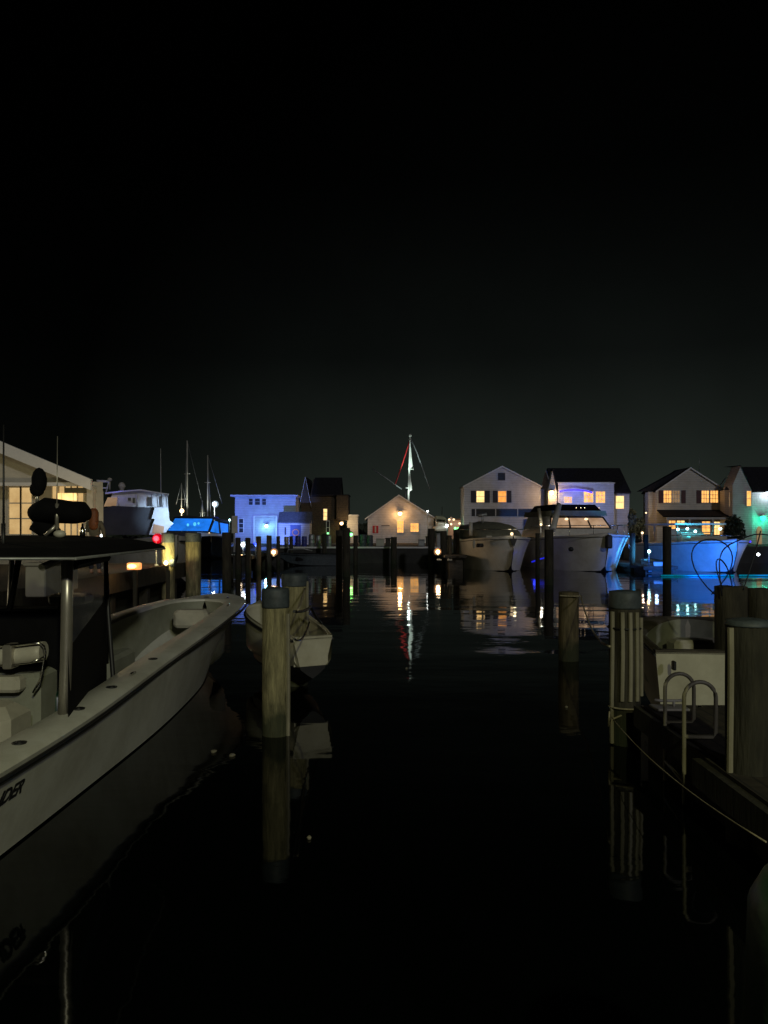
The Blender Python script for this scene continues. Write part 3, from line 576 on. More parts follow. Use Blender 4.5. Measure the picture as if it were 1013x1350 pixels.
# garage building, blue lit
D = 79.0
t = thing('garage_building', 'flat-fronted garage building washed in blue light', 'building', (X(348,D),D,zb))
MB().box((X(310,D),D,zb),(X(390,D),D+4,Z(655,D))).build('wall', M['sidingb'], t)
MB().box((X(305,D),D-.5,Z(655,D)+.002),(X(393,D),D+4.2,Z(652.6,D))).build('roof', M['sidingb'], t)
for a, b_ in ((328.5,333.5),(336.5,343),(346,351)): window(t, a,b_,657.5,665.5, D, 'dark', 1, 2, fr='sidingb')
gd = MB(); gd.box((X(336,D),D-.06,zb),(X(364,D),D-.004,Z(682,D))); gdo = gd.build('garage_door', M['sidingb'], t)
mb = MB(); mb.box((X(334.5,D),D-.1,zb),(X(336,D),D-.004,Z(681,D))); mb.box((X(364,D),D-.1,zb),(X(365.5,D),D-.004,Z(681,D))); mb.box((X(334.5,D),D-.1,Z(681,D)),(X(365.5,D),D-.004,Z(679.8,D))); mb.build('door_frame', M['trim'], t)
window(t, 315.5,321,684,702, D, 'dark', 1, 3)
lamp('wall_lamp', 'cyan-white lamp on the garage door of the blue-lit building', 351.5,693.5,D-.4, .17, 'bcyan', (.3,.8,1), 100)
t = thing('sign', 'narrow beige upright board left of the garage building', 'sign', (X(309,58),58,1.0))
MB().bbox((X(305.5,58),58,Z(703,58)),(X(313,58),58.15,Z(680,58)),.02).build('board', M['stucco'], t); MB().box((X(308,58),58.03,1.0),(X(310,58),58.12,Z(703,58))).build('post', M['steel'], t)
# boathouse with lifebuoy
D = 72.0
t = thing('boathouse', 'little white boathouse with grey roof before the garage building', 'shed', (X(390,D),D,zb))
x0, x1, x2 = X(368,D), X(408.5,D), X(413,D+2); ze = Z(688,D); zr = Z(676,D+1)
MB().prism([(D,zb),(D+2,zb),(D+2,ze),(D+1,zr-.02),(D,ze)], 0, x0, x1).build('wall', M['siding'], t)
mb = MB(); mb.prism([(D-.15,ze-.12),(D+1,zr),(D+1,zr+.1),(D-.15,ze-.02)], 0, x0-.1, x1+.15); mb.prism([(D+1.001,zr),(D+2.15,ze-.12),(D+2.15,ze-.02),(D+1.001,zr+.1)], 0, x0-.1, x1+.15); mb.build('roof', M['roofg'], t)
MB().box((X(383,D),D-.05,zb),(X(397,D),D-.004,Z(692,D))).build('door', M['door'], t)
MB().box((X(375.5,D),D-.04,Z(705,D)),(X(377.5,D),D-.004,Z(695,D))).build('sign_plate', M['shut'], t)
mb = MB(); c = W(390,702,D-.12); Rr = []
for k in range(25):
    a = 2*math.pi*k/24; cc_ = c+Vector((math.cos(a)*.29,0,math.sin(a)*.29)); o_ = Vector((math.cos(a),0,math.sin(a)))
    Rr.append([cc_+o_*math.cos(b_)*.06+Vector((0,math.sin(b_)*.05,0)) for b_ in [2*math.pi*i/8 for i in range(8)]])
tag(mb.rings(Rr,0,True).build('lifebuoy', M['orange']), 'round orange lifebuoy hung on the boathouse door', 'lifebuoy')
# blue barrels & bins on the quay
def barrel(px, d, w_, ty, label, m):
    x = X(px,d); r = w_/F*d/2; h = Z(ty,d)-zb
    t_ = thing('barrel', label, 'barrel', (x,d,zb), 'barrels on the far quay')
    MB().lathe((x,d,zb), [(r*.92,0),(r,.05),(r,h*.33),(r*1.04,h*.35),(r,h*.37),(r,h*.64),(r*1.04,h*.66),(r,h*.68),(r,h-.05),(r*.92,h)], 16).build('body', M[m], t_)
    MB().lathe((x,d,zb), [(r*.9,h+.001),(r*.9,h+.03),(r*.3,h+.035)], 16).build('lid', M['cap'], t_)
for px, w_, ty, m, l in ((378,6,708,'steel','grey bin left of the blue barrels'),(393,7,707,'plast','blue barrel below the lifebuoy'),(401.5,7,707.5,'plast','blue barrel right of the other blue one'),(411,8,705,'steel','wide pale bin right of the blue barrels'),(420,6,706,'steel','slimmer pale bin before the dark shingled house'),(434,6,706,'steel','grey bin left of the tall pile pair'),(479,9,705,'cap','dark round bin left of the shed'),(488,8,706,'cap','dark bin close to the red notice board')):
    barrel(px, 62.15+random.random()*.2, w_, ty, l, m)
def crate(px0, px1, ty, d, label, m='beam', name='dock_box'):
    t_ = thing(name, label, 'box', (X((px0+px1)/2,d),d,zb), 'dock boxes on the far quay')
    x0, x1, z1 = X(px0,d), X(px1,d), Z(ty,d)
    MB().bbox((x0,d,zb),(x1,d+.6,z1-.1),.03).build('body', M[m], t_); MB().bbox((x0-.03,d-.04,z1-.097),(x1+.03,d+.64,z1),.03).build('lid', M[m], t_)
crate(496,507,710,66,'low tan dock box before the shed doorway','stucco'); crate(508.5,515,709,62.5,'taller narrow box left of the pile before the shed','beam'); crate(552,560,711,66,'grey box under the right shed window','steel'); crate(562,567,707,62.3,'upright box at the right corner of the shed','beam')
# dark shingled house
D = 82.0
t = gable_front('shingled_house', 'dark brown shingled house with one tall lit window', X(397,D), X(409,D), D, 7, zb, Z(660,D), X(403,D), Z(630,D), 'shingle', 'roof', .15)
x0, x1 = X(409,D)+.002, X(447,D); ze = Z(652,D); zr = Z(631,D+3)
MB().prism([(D+.4,zb),(D+7,zb),(D+7,ze),(D+3.7,zr),(D+.4,ze)], 0, x0, x1).build('wing_wall', M['shingle'], t)
mb = MB(); mb.prism([(D+.15,ze-.15),(D+3.7,zr+.01),(D+3.7,zr+.17),(D+.15,ze+.01)], 0, x0+.2, x1+.15); mb.prism([(D+3.701,zr+.01),(D+7.2,ze-.15),(D+7.2,ze+.01),(D+3.701,zr+.17)], 0, x0+.2, x1+.15); mb.build('wing_roof', M['roof'], t)
MB().box((X(444,D),D-.2,Z(686,D)),(X(459.5,D),D+4,Z(653,D))).build('bay', M['shingle'], t)
MB().box((X(443,D),D-.3,Z(653,D)+.002),(X(460.5,D),D+4.1,Z(652,D))).build('bay_roof', M['roof'], t)
window(t, 426.5,431,671,685.5, D, 'warm2', 1, 3, y=D+.4)
window(t, 430.5,434,687,704, D, 'dark', 1, 2, y=D+.4)
lamp('entry_lamp', 'small green lamp by the shingled house wall', 432.5,703,D-.1, .09, 'bgreen', (.2,1,.2), 3)
t = thing('kiosk', 'small cream hut glowing yellow beside the shingled house', 'hut', (X(465,D),D,zb))
MB().box((X(458,D),D,zb),(X(472,D),D+3,Z(680,D))).build('wall', M['sidingy'], t); MB().box((X(457,D),D-.15,Z(680,D)+.003),(X(473,D),D+3.1,Z(678.6,D))).build('roof', M['trim'], t)
lamp('wall_lamp', 'warm lamp between the shingled house and the cream hut', 450.5,690,D-.9, .17, 'bwarm', (1,.7,.35), 75, off=(.6,-.5,0))
lamp('quay_lamp', 'green lamp at the foot of the cream hut', 463,704.5,61.6, .15, 'bgreen', (.25,1,.15), 10)
# house one with shutters
D = 79.0
t = gable_front('house', 'white gabled house with two lit shuttered windows, behind the canvas-covered yacht', X(612,D), X(713,D), D, 3.5, zb, Z(642,D), X(662,D), Z(616,D), 'siding', 'roofg', .12)
window(t, 628.5,638.5,647.5,662, D, 'warm2', 1, 2, 'shut', shw=6.5); window(t, 657,667.5,647.5,662, D, 'amber', 1, 2, 'shut', shw=6)
window(t, 657.5,665.5,624,632.5, D, 'dark', 1, 1, fr='shut')
mb = MB(); mb.box((X(622,D),D-.06,Z(680.5,D)),(X(704,D),D-.004,Z(671,D))); mb.build('porch_opening', M['dark'], t)
for px in (626.5,653,682): MB().box((X(px,D),D-.1,Z(680.5,D)),(X(px+1.2,D),D-.061,Z(671,D))).build('porch_post', M['siding'], t)
MB().box((X(690.5,D),D-.07,zb),(X(697.5,D),D-.004,Z(684.5,D))).build('door', M['door'], t)
MB().box((X(713,D)+.01,D+1.0,zb),(X(722,D),D+3,Z(644,D))).build('side_wing', M['siding'], t)
# house two
D = 78.5
t = thing('house', 'house with long black roof, lit dormer windows and lamp on its gable end', 'house', (X(778,D),D,zb))
x0, x1 = X(722,D), X(830,D); zr = Z(619,D+3.5); ze = Z(649,D)
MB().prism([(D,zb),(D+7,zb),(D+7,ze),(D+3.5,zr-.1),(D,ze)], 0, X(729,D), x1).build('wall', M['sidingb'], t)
MB().prism([(X(722,D),zb),(X(733,D),zb),(X(733,D),Z(648,D)),(X(727.5,D),Z(621,D)),(X(722,D),Z(648,D))], 1, D-.4, D+.6).build('end_wall', M['sidingy'], t)
mb = MB(); mb.prism([(D-.25,ze-.15),(D+3.5,zr),(D+3.5,zr+.16),(D-.25,ze+.01)], 0, X(731,D), x1+.1); mb.prism([(D+3.501,zr),(D+7.25,ze-.15),(D+7.25,ze+.01),(D+3.501,zr+.16)], 0, X(731,D), x1+.1)
mb.prism([(X(727.5,D),Z(620.5,D)),(X(733.5,D),Z(646,D)),(X(733.5,D),Z(643,D)),(X(728,D),Z(618,D))], 1, D-.5, D+.7); mb.build('roof', M['roof'], t)
MB().prism([(D-.45,zb),(D+3.2,zb),(D+3.2,Z(637,D)+.3),(D-.45,Z(638,D))], 0, X(735,D), X(808,D)).build('dormer', M['sidingb'], t)
MB().prism([(D-.6,Z(638,D)+.005),(D+3.2,Z(637,D)+.31),(D+3.2,Z(637,D)+.42),(D-.6,Z(638,D)+.1)], 0, X(734,D), X(809,D)).build('dormer_roof', M['trim'], t)
for a, b_, c_, e_ in ((768.5,780.5,648.5,662.5),(784,796,648.5,663),(743,752.5,655.5,663)): window(t, a,b_,c_,e_, D, 'warm', 3, 3, y=D-.45)
window(t, 812,822.5,654,670.5, D, 'warm2', 1, 2)
lamp('gable_lamp', 'bright warm lamp on the gable end left of the black roof', 727.5,649.5,D-.75, .24, 'bwarm', (1,.6,.25), 190, off=(0,-.3,-.1))
MB().tube([(X(809.5,D),D-.08,zb),(X(809.5,D),D-.08,ze-.1)], .05, 8).build('downpipe', M['trim'], t)
# led arc
pts = bez([W(738,648,D-1.1), W(752,644.5,D-1.1), W(770,645.5,D-1.1), W(781,649.5,D-1.1)], 12)
t = thing('light_strip', 'thin purple-blue light strip arched over the dormer windows', 'light strip', tuple(pts[0])); MB().tube(pts, .09, 6).build('tube', E['ledp'], t)
light(W(758,648,D-1.3), (.1,.1,1), 26, t, .2); light(W(772,668,D-4.5), (.4,.5,1), 480, t, .3, spot=1.8, to=W(778,655,D))  # second light: unseen blue-white spot added to brighten the dormer wall
# house three
D = 77.5
t = gable_front('house', 'cream gabled house with two pairs of lit windows and a dark porch roof', X(866,D), X(957,D), D, 4, zb, Z(648,D), X(910,D), Z(618,D), 'sidingy', 'roof', .15)
MB().prism([(X(849,D+2),zb),(X(866,D),zb),(X(866,D),Z(648,D)),(X(849,D+2),Z(648,D))], 1, D+.6, D+1.6).build('side_wall', M['sidingy'], t)
MB().prism([(X(847,D),Z(647,D)),(X(866,D)-.3,Z(647,D)-.0),(X(909,D),Z(617,D)),(X(909,D),Z(616,D)),(X(900,D),Z(618,D))], 1, D+.65, D+1.8).build('side_roof', M['roof'], t)
MB().tube([W(922,622,D+1), W(922,598,D+1)], .03, 6, r1=.015).build('antenna', M['steel'], t)
MB().tube([W(950,639,D+.5), W(957,630,D+.5)], .05, 6).build('aerial_arm', M['trim'], t)
for a, b_ in ((875,885),(886.5,896),(925,934.5),(936.5,946.5)): window(t, a,b_,647,662.5, D, 'warm' if a != 886.5 else 'dim', 3, 3)
for a, b_ in ((868.5,874),(898.5,904),(918.5,924),(948,953.5)): MB().box((X(a,D),D-.06,Z(663.5,D)),(X(b_,D),D-.004,Z(646.5,D))).build('shutter', M['shutr'], t)
MB().prism([(D-1.8,Z(682,D)),(D-.003,Z(673,D)),(D-.003,Z(672,D)),(D-1.9,Z(681,D))], 0, X(866,D), X(961,D)).build('porch_roof', M['roof'], t)
MB().box((X(871,D),D-1.7,Z(685,D)),(X(960,D),D-1.55,Z(682.5,D))).build('porch_beam', M['siding'], t)
for px in (872,900,930,958): MB().box((X(px,D),D-1.68,zb),(X(px+2,D),D-1.57,Z(685,D)-.002)).build('porch_post', M['siding'], t)
for a, b_, c_, e_, p_ in ((880.5,890.5,686.5,702,'warm'),(892.5,902.5,686.5,691,'warm2'),(925.5,936,687.5,704,'warm'),(941.5,949,688,705,'warm2')): window(t, a,b_,c_,e_, D, p_, 2, 2)
lamp('porch_lamp', 'warm porch lamp beside the left wall of the cream gabled house', 852,676,D-.5, .08, 'soft', (1,.6,.25), 40, off=(-.1,-1.0,0))
# house four
D = 75.0
t = thing('house', 'dark-roofed grey house cut by the right edge with one narrow lit window', 'house', (X(985,D),D,zb))
x0, x1, x2 = X(966,D), X(992,D), X(1080,D)
MB().prism([(x0,zb),(x1,zb),(x1,Z(648,D)),(X(977,D),Z(614,D)),(x0,Z(640,D))], 1, D, D+2).build('end_wall', M['siding'], t)
MB().box((x1+.002,D+.3,zb),(x2,D+8,Z(648,D))).build('wall', M['siding'], t)
MB().prism([(D+.0,Z(649,D)),(D+4,Z(612,D)-.1),(D+4,Z(611,D)),(D+.0,Z(648,D))], 0, X(991,D), x2).add([tuple(W(976,613.5,D)-Vector((0,.12,0))), tuple(W(993,649,D)-Vector((0,.12,0))), (X(993,D),D+4,Z(612,D)), (X(978,D),D+4,Z(611,D))], [(0,1,2,3)]).build('roof', M['roof'], t)
window(t, 984.5,990,647.5,667, D, 'warm', 1, 2)
lamp('wall_lamp', 'cold white lamp on the grey house wall at the right edge', 1011,651,D+.0, .2, 'bwhite', (.7,.85,1), 100, off=(0,-.22,0))
lamp('navigation_lamp', 'green lamp low on the grey house at the right edge', 1006,683,D-.02, .24, 'bteal', (.03,1,.55), 120, off=(0,-.3,0))
t = thing('door_lantern', 'arched warm-lit doorway of the grey house', 'doorway', (X(1003,D),D+.2,zb))
MB().prism([(X(1000,D),zb),(X(1006,D),zb),(X(1006,D),Z(697,D)),(X(1004.5,D),Z(694,D)),(X(1001.5,D),Z(694,D)),(X(1000,D),Z(697,D))], 1, D+.2, D+.29).build('opening', E['dim'], t)
# turret between houses three and four
t = thing('bay_tower', 'narrow bay with warm windows between the cream and grey houses', 'building', (X(963,76),76,zb))
MB().prism([(X(957.5,76),76.3),(X(961,76),75.6),(X(966,76),75.6),(X(970,76),76.3),(X(970,76),78),(X(957.5,76),78)], 2, zb, Z(646,76)).build('wall', M['siding'], t)
MB().rings([[(X(956.5,76),76.2,Z(646,76)+.003),(X(961,76),75.4,Z(646,76)+.003),(X(966,76),75.4,Z(646,76)+.003),(X(971,76),76.2,Z(646,76)+.003)],[(X(963,76),76.6,Z(636,76))]*2+[(X(965,76),76.6,Z(636,76))]*2]).build('roof', M['roofg'], t)
window(t, 961.2,965.5,649,668, 75.6, 'dim', 1, 1)

# ------------------------------------------------------------------ restaurant at left
D = 25.0
t = thing('restaurant_building', 'long low white building with deep gable roof and lit windows at left edge', 'building', (-11.5,D,1.46))
xr = X(118,D); 
def skew(poly, y0, y1, k, mb=None): return (mb or MB()).rings([[(u,y0,v) for u, v in poly],[(u-k*(y1-y0),y1,v) for u, v in poly]])
wl = skew([(-20,1.46),(xr,1.46),(xr,Z(632,D)),(-20,Z(632,D))], D+1.2, D+9, .5); wl.build('wall', M['stucco'], t)
# rake board and soffit
a0 = (X(-90,D),Z(543,D)); a1 = (X(122,D),Z(632,D)); th = .30
MB().prism([(a0[0],a0[1]-.42),(a1[0],a1[1]-.36),(a1[0],a1[1]),a0], 1, D-.15, D+.0).build('rake_board', M['trim'], t)
skew([(a0[0],a0[1]-.10),(a1[0]-.03,a1[1]-.10),(a1[0]-.03,a1[1]-.002),(a0[0],a0[1]-.002)], D+.003, D+9.2, .55).build('roof', M['trim'], t)
MB().prism([(a0[0],Z(637,D)),(X(112,D),Z(637,D)),(a0[0],a0[1]-.45)], 1, D+.55, D+.75).build('gable_wall', M['stucco'], t)
MB().box((-20,D+.2,Z(640,D)),(X(112,D),D+.5,Z(635.5,D))).build('tie_beam', M['trim'], t)
MB().box((X(113,D),D+.1,1.46),(X(121,D),D+.4,Z(641,D))).build('corner_post', M['stucco'], t)
y_ = D+1.2
window(t, 13,27.5,643,704, D+1.2, 'cream', 1, 3, y=y_, fr='stucco'); window(t, 29.5,43,643,704, D+1.2, 'cream', 1, 3, y=y_, fr='stucco')
window(t, 48,58,690,704, D+1.2, 'cream', 1, 1, y=y_, fr='stucco')
window(t, 70,111,640.5,706, D+1.2, 'cream', 5, 2, y=y_, fr='stucco')
wn = MB()
for a, b_, s_ in ((76,81,.8),(82.5,87,.8),(88,96,1.0),(98,101,.8)):
    wn.box((X(a,D+1.1),D+1.05,Z(658,D)),(X(b_,D+1.1),D+1.11,Z(648,D)))
wn.build('lit_blind', E['warm2'], t)
MB().box((X(70,D),D+.9,Z(648,D)),(X(111,D),D+1.1,Z(641,D))).build('valance', M['gcanvas'], t)
t2 = thing('side_wing', 'narrow pale wing with twin window beyond the restaurant corner', 'building', (X(129,29),29,1.46))
skew([(X(106,29),0),(X(136.5,29),0),(X(136.5,29),Z(648,29)),(X(106,29),Z(648,29))], 29, 34, .5).build('wall', M['stucco'], t2); skew([(X(106,29),Z(648,29)+.003),(X(137.2,29),Z(648,29)+.003),(X(137.2,29),Z(646.8,29)),(X(106,29),Z(646.8,29))], 28.8, 34, .5).build('roof', M['trim'], t2)
window(t2, 123.5,127.5,652.5,668, 29, 'dark', 1, 2); window(t2, 129,133,652.5,668, 29, 'dark', 1, 2)
lamp('wall_lantern', 'small white lamp low beside the woman on the pier', 135,706.5,22.5, .055, 'bwhite', (1,.95,.7), 12, post=1.46, off=(-.2,-.3,.4))
light((-9.5,22.8,2.9), (1,.78,.42), 38, t, .2); light((-13.5,22.5,2.8), (1,.8,.45), 26, t, .2)
light((-9.6,10.5,3.4), (1,.85,.55), 110, t, .25)  # unseen warm light added to brighten the pier lockers
light((-8.0,26.3,3.6), (1,.85,.5), 24, t, .2)

# ------------------------------------------------------------------ person with long auburn hair on the pier
dP = 20.5; px_ = X(125,dP); zf = 1.46
pe = thing('person', 'person with long auburn hair and olive top seen from behind on the left pier', 'person', (px_,dP,zf))
def skin_obj(name, nodes, edges, m, parent, sub=2):
    me = bpy.data.meshes.new(name); me.from_pydata([tuple(Vector(n[0])-Vector(parent.location)) for n in nodes], edges, []); me.materials.append(m)
    o_ = bpy.data.objects.new(name, me); C.objects.link(o_); o_.parent = parent
    md = o_.modifiers.new('skin', 'SKIN'); md.use_smooth_shade = True
    for i, n in enumerate(nodes):
        sv = me.skin_vertices[0].data[i]; sv.radius = (n[1], n[2] if len(n) > 2 else n[1]); sv.use_root = (i == 0)
    sb = o_.modifiers.new('sub', 'SUBSURF'); sb.levels = sub; sb.render_levels = sub
    return o_
def q(x, y, z): return (px_+x, dP+y, zf+z)
nd = [(q(0,0,.92),.14,.11),(q(0,0,1.1),.115,.1),(q(0,.0,1.3),.14,.1),(q(0,-.01,1.42),.06,.06),(q(0,-.02,1.5),.055,.055),(q(-.01,-.02,1.6),.085,.095),(q(-.01,-.02,1.68),.07,.08),
      (q(-.17,0,1.36),.05),(q(-.22,.05,1.14),.042),(q(-.16,.24,1.2),.034),(q(-.12,.3,1.24),.022,.03),
      (q(.17,0,1.36),.05),(q(.23,.02,1.12),.042),(q(.2,.14,.94),.033),(q(.19,.18,.87),.022,.03),
      (q(-.09,0,.85),.085),(q(-.1,-.01,.48),.06),(q(-.1,.03,.1),.04),(q(-.1,-.02,.04),.04),(q(-.11,.16,.03),.03),
      (q(.09,0,.85),.085),(q(.1,-.01,.48),.06),(q(.11,.03,.1),.04),(q(.11,-.02,.04),.04),(q(.12,.16,.03),.03)]
ed = [(0,1),(1,2),(2,3),(3,4),(4,5),(5,6),(2,7),(7,8),(8,9),(9,10),(2,11),(11,12),(12,13),(13,14),(0,15),(15,16),(16,17),(17,18),(18,19),(0,20),(20,21),(21,22),(22,23),(23,24)]
skin_obj('body', nd, ed, M['skin'], pe)
sh = [(q(0,0,.94),.17,.13),(q(0,0,1.1),.14,.12),(q(0,0,1.3),.165,.12),(q(0,0,1.41),.08,.075),(q(-.17,0,1.36),.065),(q(-.225,.05,1.13),.056),(q(-.17,.22,1.19),.05),(q(.17,0,1.36),.065),(q(.235,.02,1.11),.056),(q(.2,.13,.95),.05)]
skin_obj('top', sh, [(0,1),(1,2),(2,3),(2,4),(4,5),(5,6),(2,7),(7,8),(8,9)], M['shirt'], pe)
tr_ = [(q(0,0,.88),.16,.13),(q(-.09,0,.82),.1),(q(-.1,-.01,.48),.078),(q(-.1,.03,.1),.06),(q(.09,0,.82),.1),(q(.1,-.01,.48),.078),(q(.11,.03,.1),.06)]
skin_obj('trousers', tr_, [(0,1),(1,2),(2,3),(0,4),(4,5),(5,6)], M['jeans'], pe)
mb = MB()
mb.rings([[q(math.cos(a)*r*(1+.07*math.sin(a*7+z*9))*1.0, -.05+math.sin(a)*r*.85-(.02), z) for a in [2*math.pi*i/20 for i in range(20)]] for r, z in ((.07,1.17),(.12,1.22),(.135,1.32),(.125,1.45),(.13,1.56),(.128,1.64),(.1,1.71),(.05,1.745),(.01,1.75))], 0, True)
mb.build('hair', M['hair'], pe)

# ------------------------------------------------------------------ near-left pier lamps
t = thing('pier_lantern', 'glowing orange box lantern on a post of the left pier', 'lamp', (X(178,19.8),19.8,1.46))
xx = X(176,19.8)
MB().bbox((X(168,19.8),19.75,Z(751,19.8)),(X(185,19.8),19.95,Z(742,19.8)),.02).build('shade', E['lantern'], t)
MB().ball(W(174,746.5,19.70), .075, .8, 12, sx=1.6).build('bulb', E['borange'], t)
MB().tube([(X(178,19.8),19.85,.4),(X(178,19.8),19.85,Z(751,19.8))], .05, 8).build('post', M['dwood'], t)
light(W(175,743,19.4), (1,.6,.25), 9, t, .08)
t = lamp('pile_lamp', 'small bright lamp at the foot of the glowing yellow pile', 219,742,24.35, .07, 'bwarm', (1,.86,.42), 0, post=1.46)
light(W(220,737,24.0), (1,.86,.38), 130, t, .05, spot=1.7, to=W(221.5,727,24.7))
t = lamp('red_lamp', 'red warning lamp glowing left of the yellow-lit pile', 206,710,25.0, .09, 'bred', (1,.02,.05), 6, post=1.46, off=(-.1,-.3,0), bloom='gred')
t = thing('utility_box', 'small grey box mounted by the lamp on the glowing pile', 'box', (X(226,24.5),24.5,1.46)); MB().bbox((X(225,24.5),24.4,1.46),(X(231.5,24.5),24.6,Z(737,24.5)),.02).build('body', M['cap'], t); MB().box((X(225,24.5),24.385,Z(744,24.5)),(X(231,24.5),24.397,Z(738,24.5))).build('lid', M['cap'], t)
for px, l in ((178,'thin stanchion below the orange box lantern'),(221.5,'thin stanchion below the glowing pile')):
    d_ = 18.3; tag(MB().tube([(X(px,d_),d_,-.5),(X(px,d_),d_,Z(752,d_))], .05, 8).build('stanchion', M['dwood']), l, 'post')
for a_, b_, c_, dd, l in ((33,60,742,13.2,'pale dock locker on the left pier seen through the boat windscreen'),(64,84,746,14.4,'second pale dock locker on the left pier, right of the first')):
    t = thing('dock_locker', l, 'box', (X((a_+b_)/2,dd),dd,1.46), 'dock lockers on the left pier')
    MB().bbox((X(a_,dd),dd,1.46),(X(b_,dd),dd+.7,Z(c_,dd)-.06),.02).build('body', M['vinyl'], t); MB().bbox((X(a_,dd)-.03,dd-.03,Z(c_,dd)-.057),(X(b_,dd)+.03,dd+.73,Z(c_,dd)),.02).build('lid', M['vinyl'], t)
# ------------------------------------------------------------------ motor yacht at far left
dY = 36.0
t = thing('motor_yacht', 'large white motor yacht with enclosed flybridge behind the left pier', 'yacht', (X(175,dY),dY,0))
hy = Hull((X(100,dY)-1.0,dY+5,3.0), -101, [(0,.03,3.1,.0,2.4,2.2),(1,.9,3.0,.2,1.2,.8),(3,1.8,2.7,1.2,.1,-.4),(6,2.2,2.35,1.9,0,-.6),(8.5,2.3,2.2,2.0,0,-.6)], 20)
hy = Hull((X(196,dY)+1.2,dY-3.2,2.3), 168, [(0,.03,2.35,.0,1.6,1.4),(1,.9,2.3,.2,.8,.6),(3,1.7,2.2,1.2,.1,-.4),(6,2.1,2.1,1.9,0,-.6),(10,2.2,2.1,2.0,0,-.6)], 20)
hy.build(t, M['gel'], M['antifoul'], deck=True, m_cap=M['gel'], rail=.2, crown=.1)
def quadbox(pl, pr, yt0, yt1, yb0, yb1, d0, d1, tl=None):
    return None
def bxp(px0, px1, py0, py1, d0, d1, m, name, par, r=.05): return MB().bbox((X(px0,d0),d0,Z(py1,d0)),(X(px1,d0),d1,Z(py0,d0)),r).build(name, M[m], par)
# deckhouse with cabin-side shade put into its dark colour, white right-hand quarter
MB().prism([(X(138,dY),Z(705,dY)),(X(197,dY),Z(705,dY)),(X(201,dY),Z(669,dY)),(X(150,dY),Z(667,dY)),(X(138,dY),Z(671,dY))], 1, dY, dY+5).build('deckhouse', M['concrete'], t)
MB().prism([(X(196,dY),Z(705,dY)),(X(203,dY),Z(684,dY)),(X(199,dY),Z(684,dY)),(X(203,dY),Z(669,dY)),(X(220,dY),Z(669,dY)),(X(222,dY),Z(686,dY)),(X(227,dY),Z(690,dY)),(X(220,dY),Z(697,dY)),(X(216,dY),Z(705,dY))], 1, dY-.3, dY+4.6).build('cabin_side', M['gel'], t)
MB().prism([(X(200,dY),Z(703,dY)),(X(202,dY),Z(691,dY)),(X(215,dY),Z(694,dY)),(X(214,dY),Z(703,dY))], 1, dY-.36, dY-.31).build('cabin_window', E['dim'], t)
MB().prism([(X(143,dY),Z(668,dY)),(X(201,dY),Z(668.5,dY)),(X(220,dY),Z(669,dY)),(X(220,dY),Z(652,dY)),(X(203,dY),Z(649,dY)),(X(180,dY),Z(646.5,dY)),(X(150,dY),Z(650,dY))], 1, dY+.2, dY+4.2).build('flybridge_enclosure', M['gel'], t)
MB().prism([(X(141,dY),Z(650,dY)),(X(160,dY),Z(647.5,dY)),(X(185,dY),Z(645,dY)),(X(221,dY),Z(650.5,dY)),(X(221,dY),Z(652,dY)),(X(185,dY),Z(646.8,dY)),(X(160,dY),Z(649,dY)),(X(141,dY),Z(652,dY))], 1, dY-.1, dY+4.4).build('hardtop', M['gel'], t)
for px in (158,181,201,208,214,219.5): MB().tube([W(px,651 if px > 160 else 655,dY+.14), W(px+1.0,668.5,dY+.14)], .035, 6).build('enclosure_frame', M['gel'], t)
for a, b_, c_, e_ in ((169,173,656,660),(175,178,656,663),(193.5,199,655,667),(209,212,654,668)): MB().box((X(a,dY),dY+.12,Z(e_,dY)),(X(b_,dY),dY+.19,Z(c_,dY))).build('enclosure_window', M['dark'], t)
MB().prism([(X(139,dY),Z(668,dY)),(X(144,dY),Z(656,dY)),(X(156,dY),Z(656,dY)),(X(154,dY),Z(667,dY))], 1, dY+.10, dY+.18).build('lit_panel', E['dim'], t)
MB().tube([W(211,650,dY), W(210.5,590,dY)], .02, 6, r1=.01).build('antenna', M['gel'], t)
MB().ball(W(178,641,dY+2), .17, 1.1).lathe(W(178,646,dY+2), [(.1,-.05),(.1,.12)], 10).build('radar_dome', M['vinyl'], t)
MB().ball(W(163,633,dY+2), .12, .8).tube([W(163,646,dY+2), W(163,634,dY+2)], .04).build('satellite_dome', M['vinyl'], t)
mb = MB(); mb.tube([W(139,650,dY+1), W(143,636,dY+1), W(154,636,dY+1), W(150,650,dY+1)], .05); mb.tube([W(140,644,dY+1), W(153,644,dY+1)], .04); mb.tube([W(139,635,dY+1), W(154,635.5,dY+1)], .06); mb.build('tower', M['gel'], t)
t.rotation_euler = (0,0,math.radians(17))
light(W(148,640,dY-.6), (.15,.15,1), 10, t, .15); light(W(222,672,dY-3.2), (.42,.62,1), 900, t, .2, spot=.62, to=W(212,681,dY)); light(W(185,703,dY-2.5), (.25,.25,1), 25, t, .2, spot=1.6, to=W(180,680,dY))  # the strong spot is unseen, added to brighten the cabin side
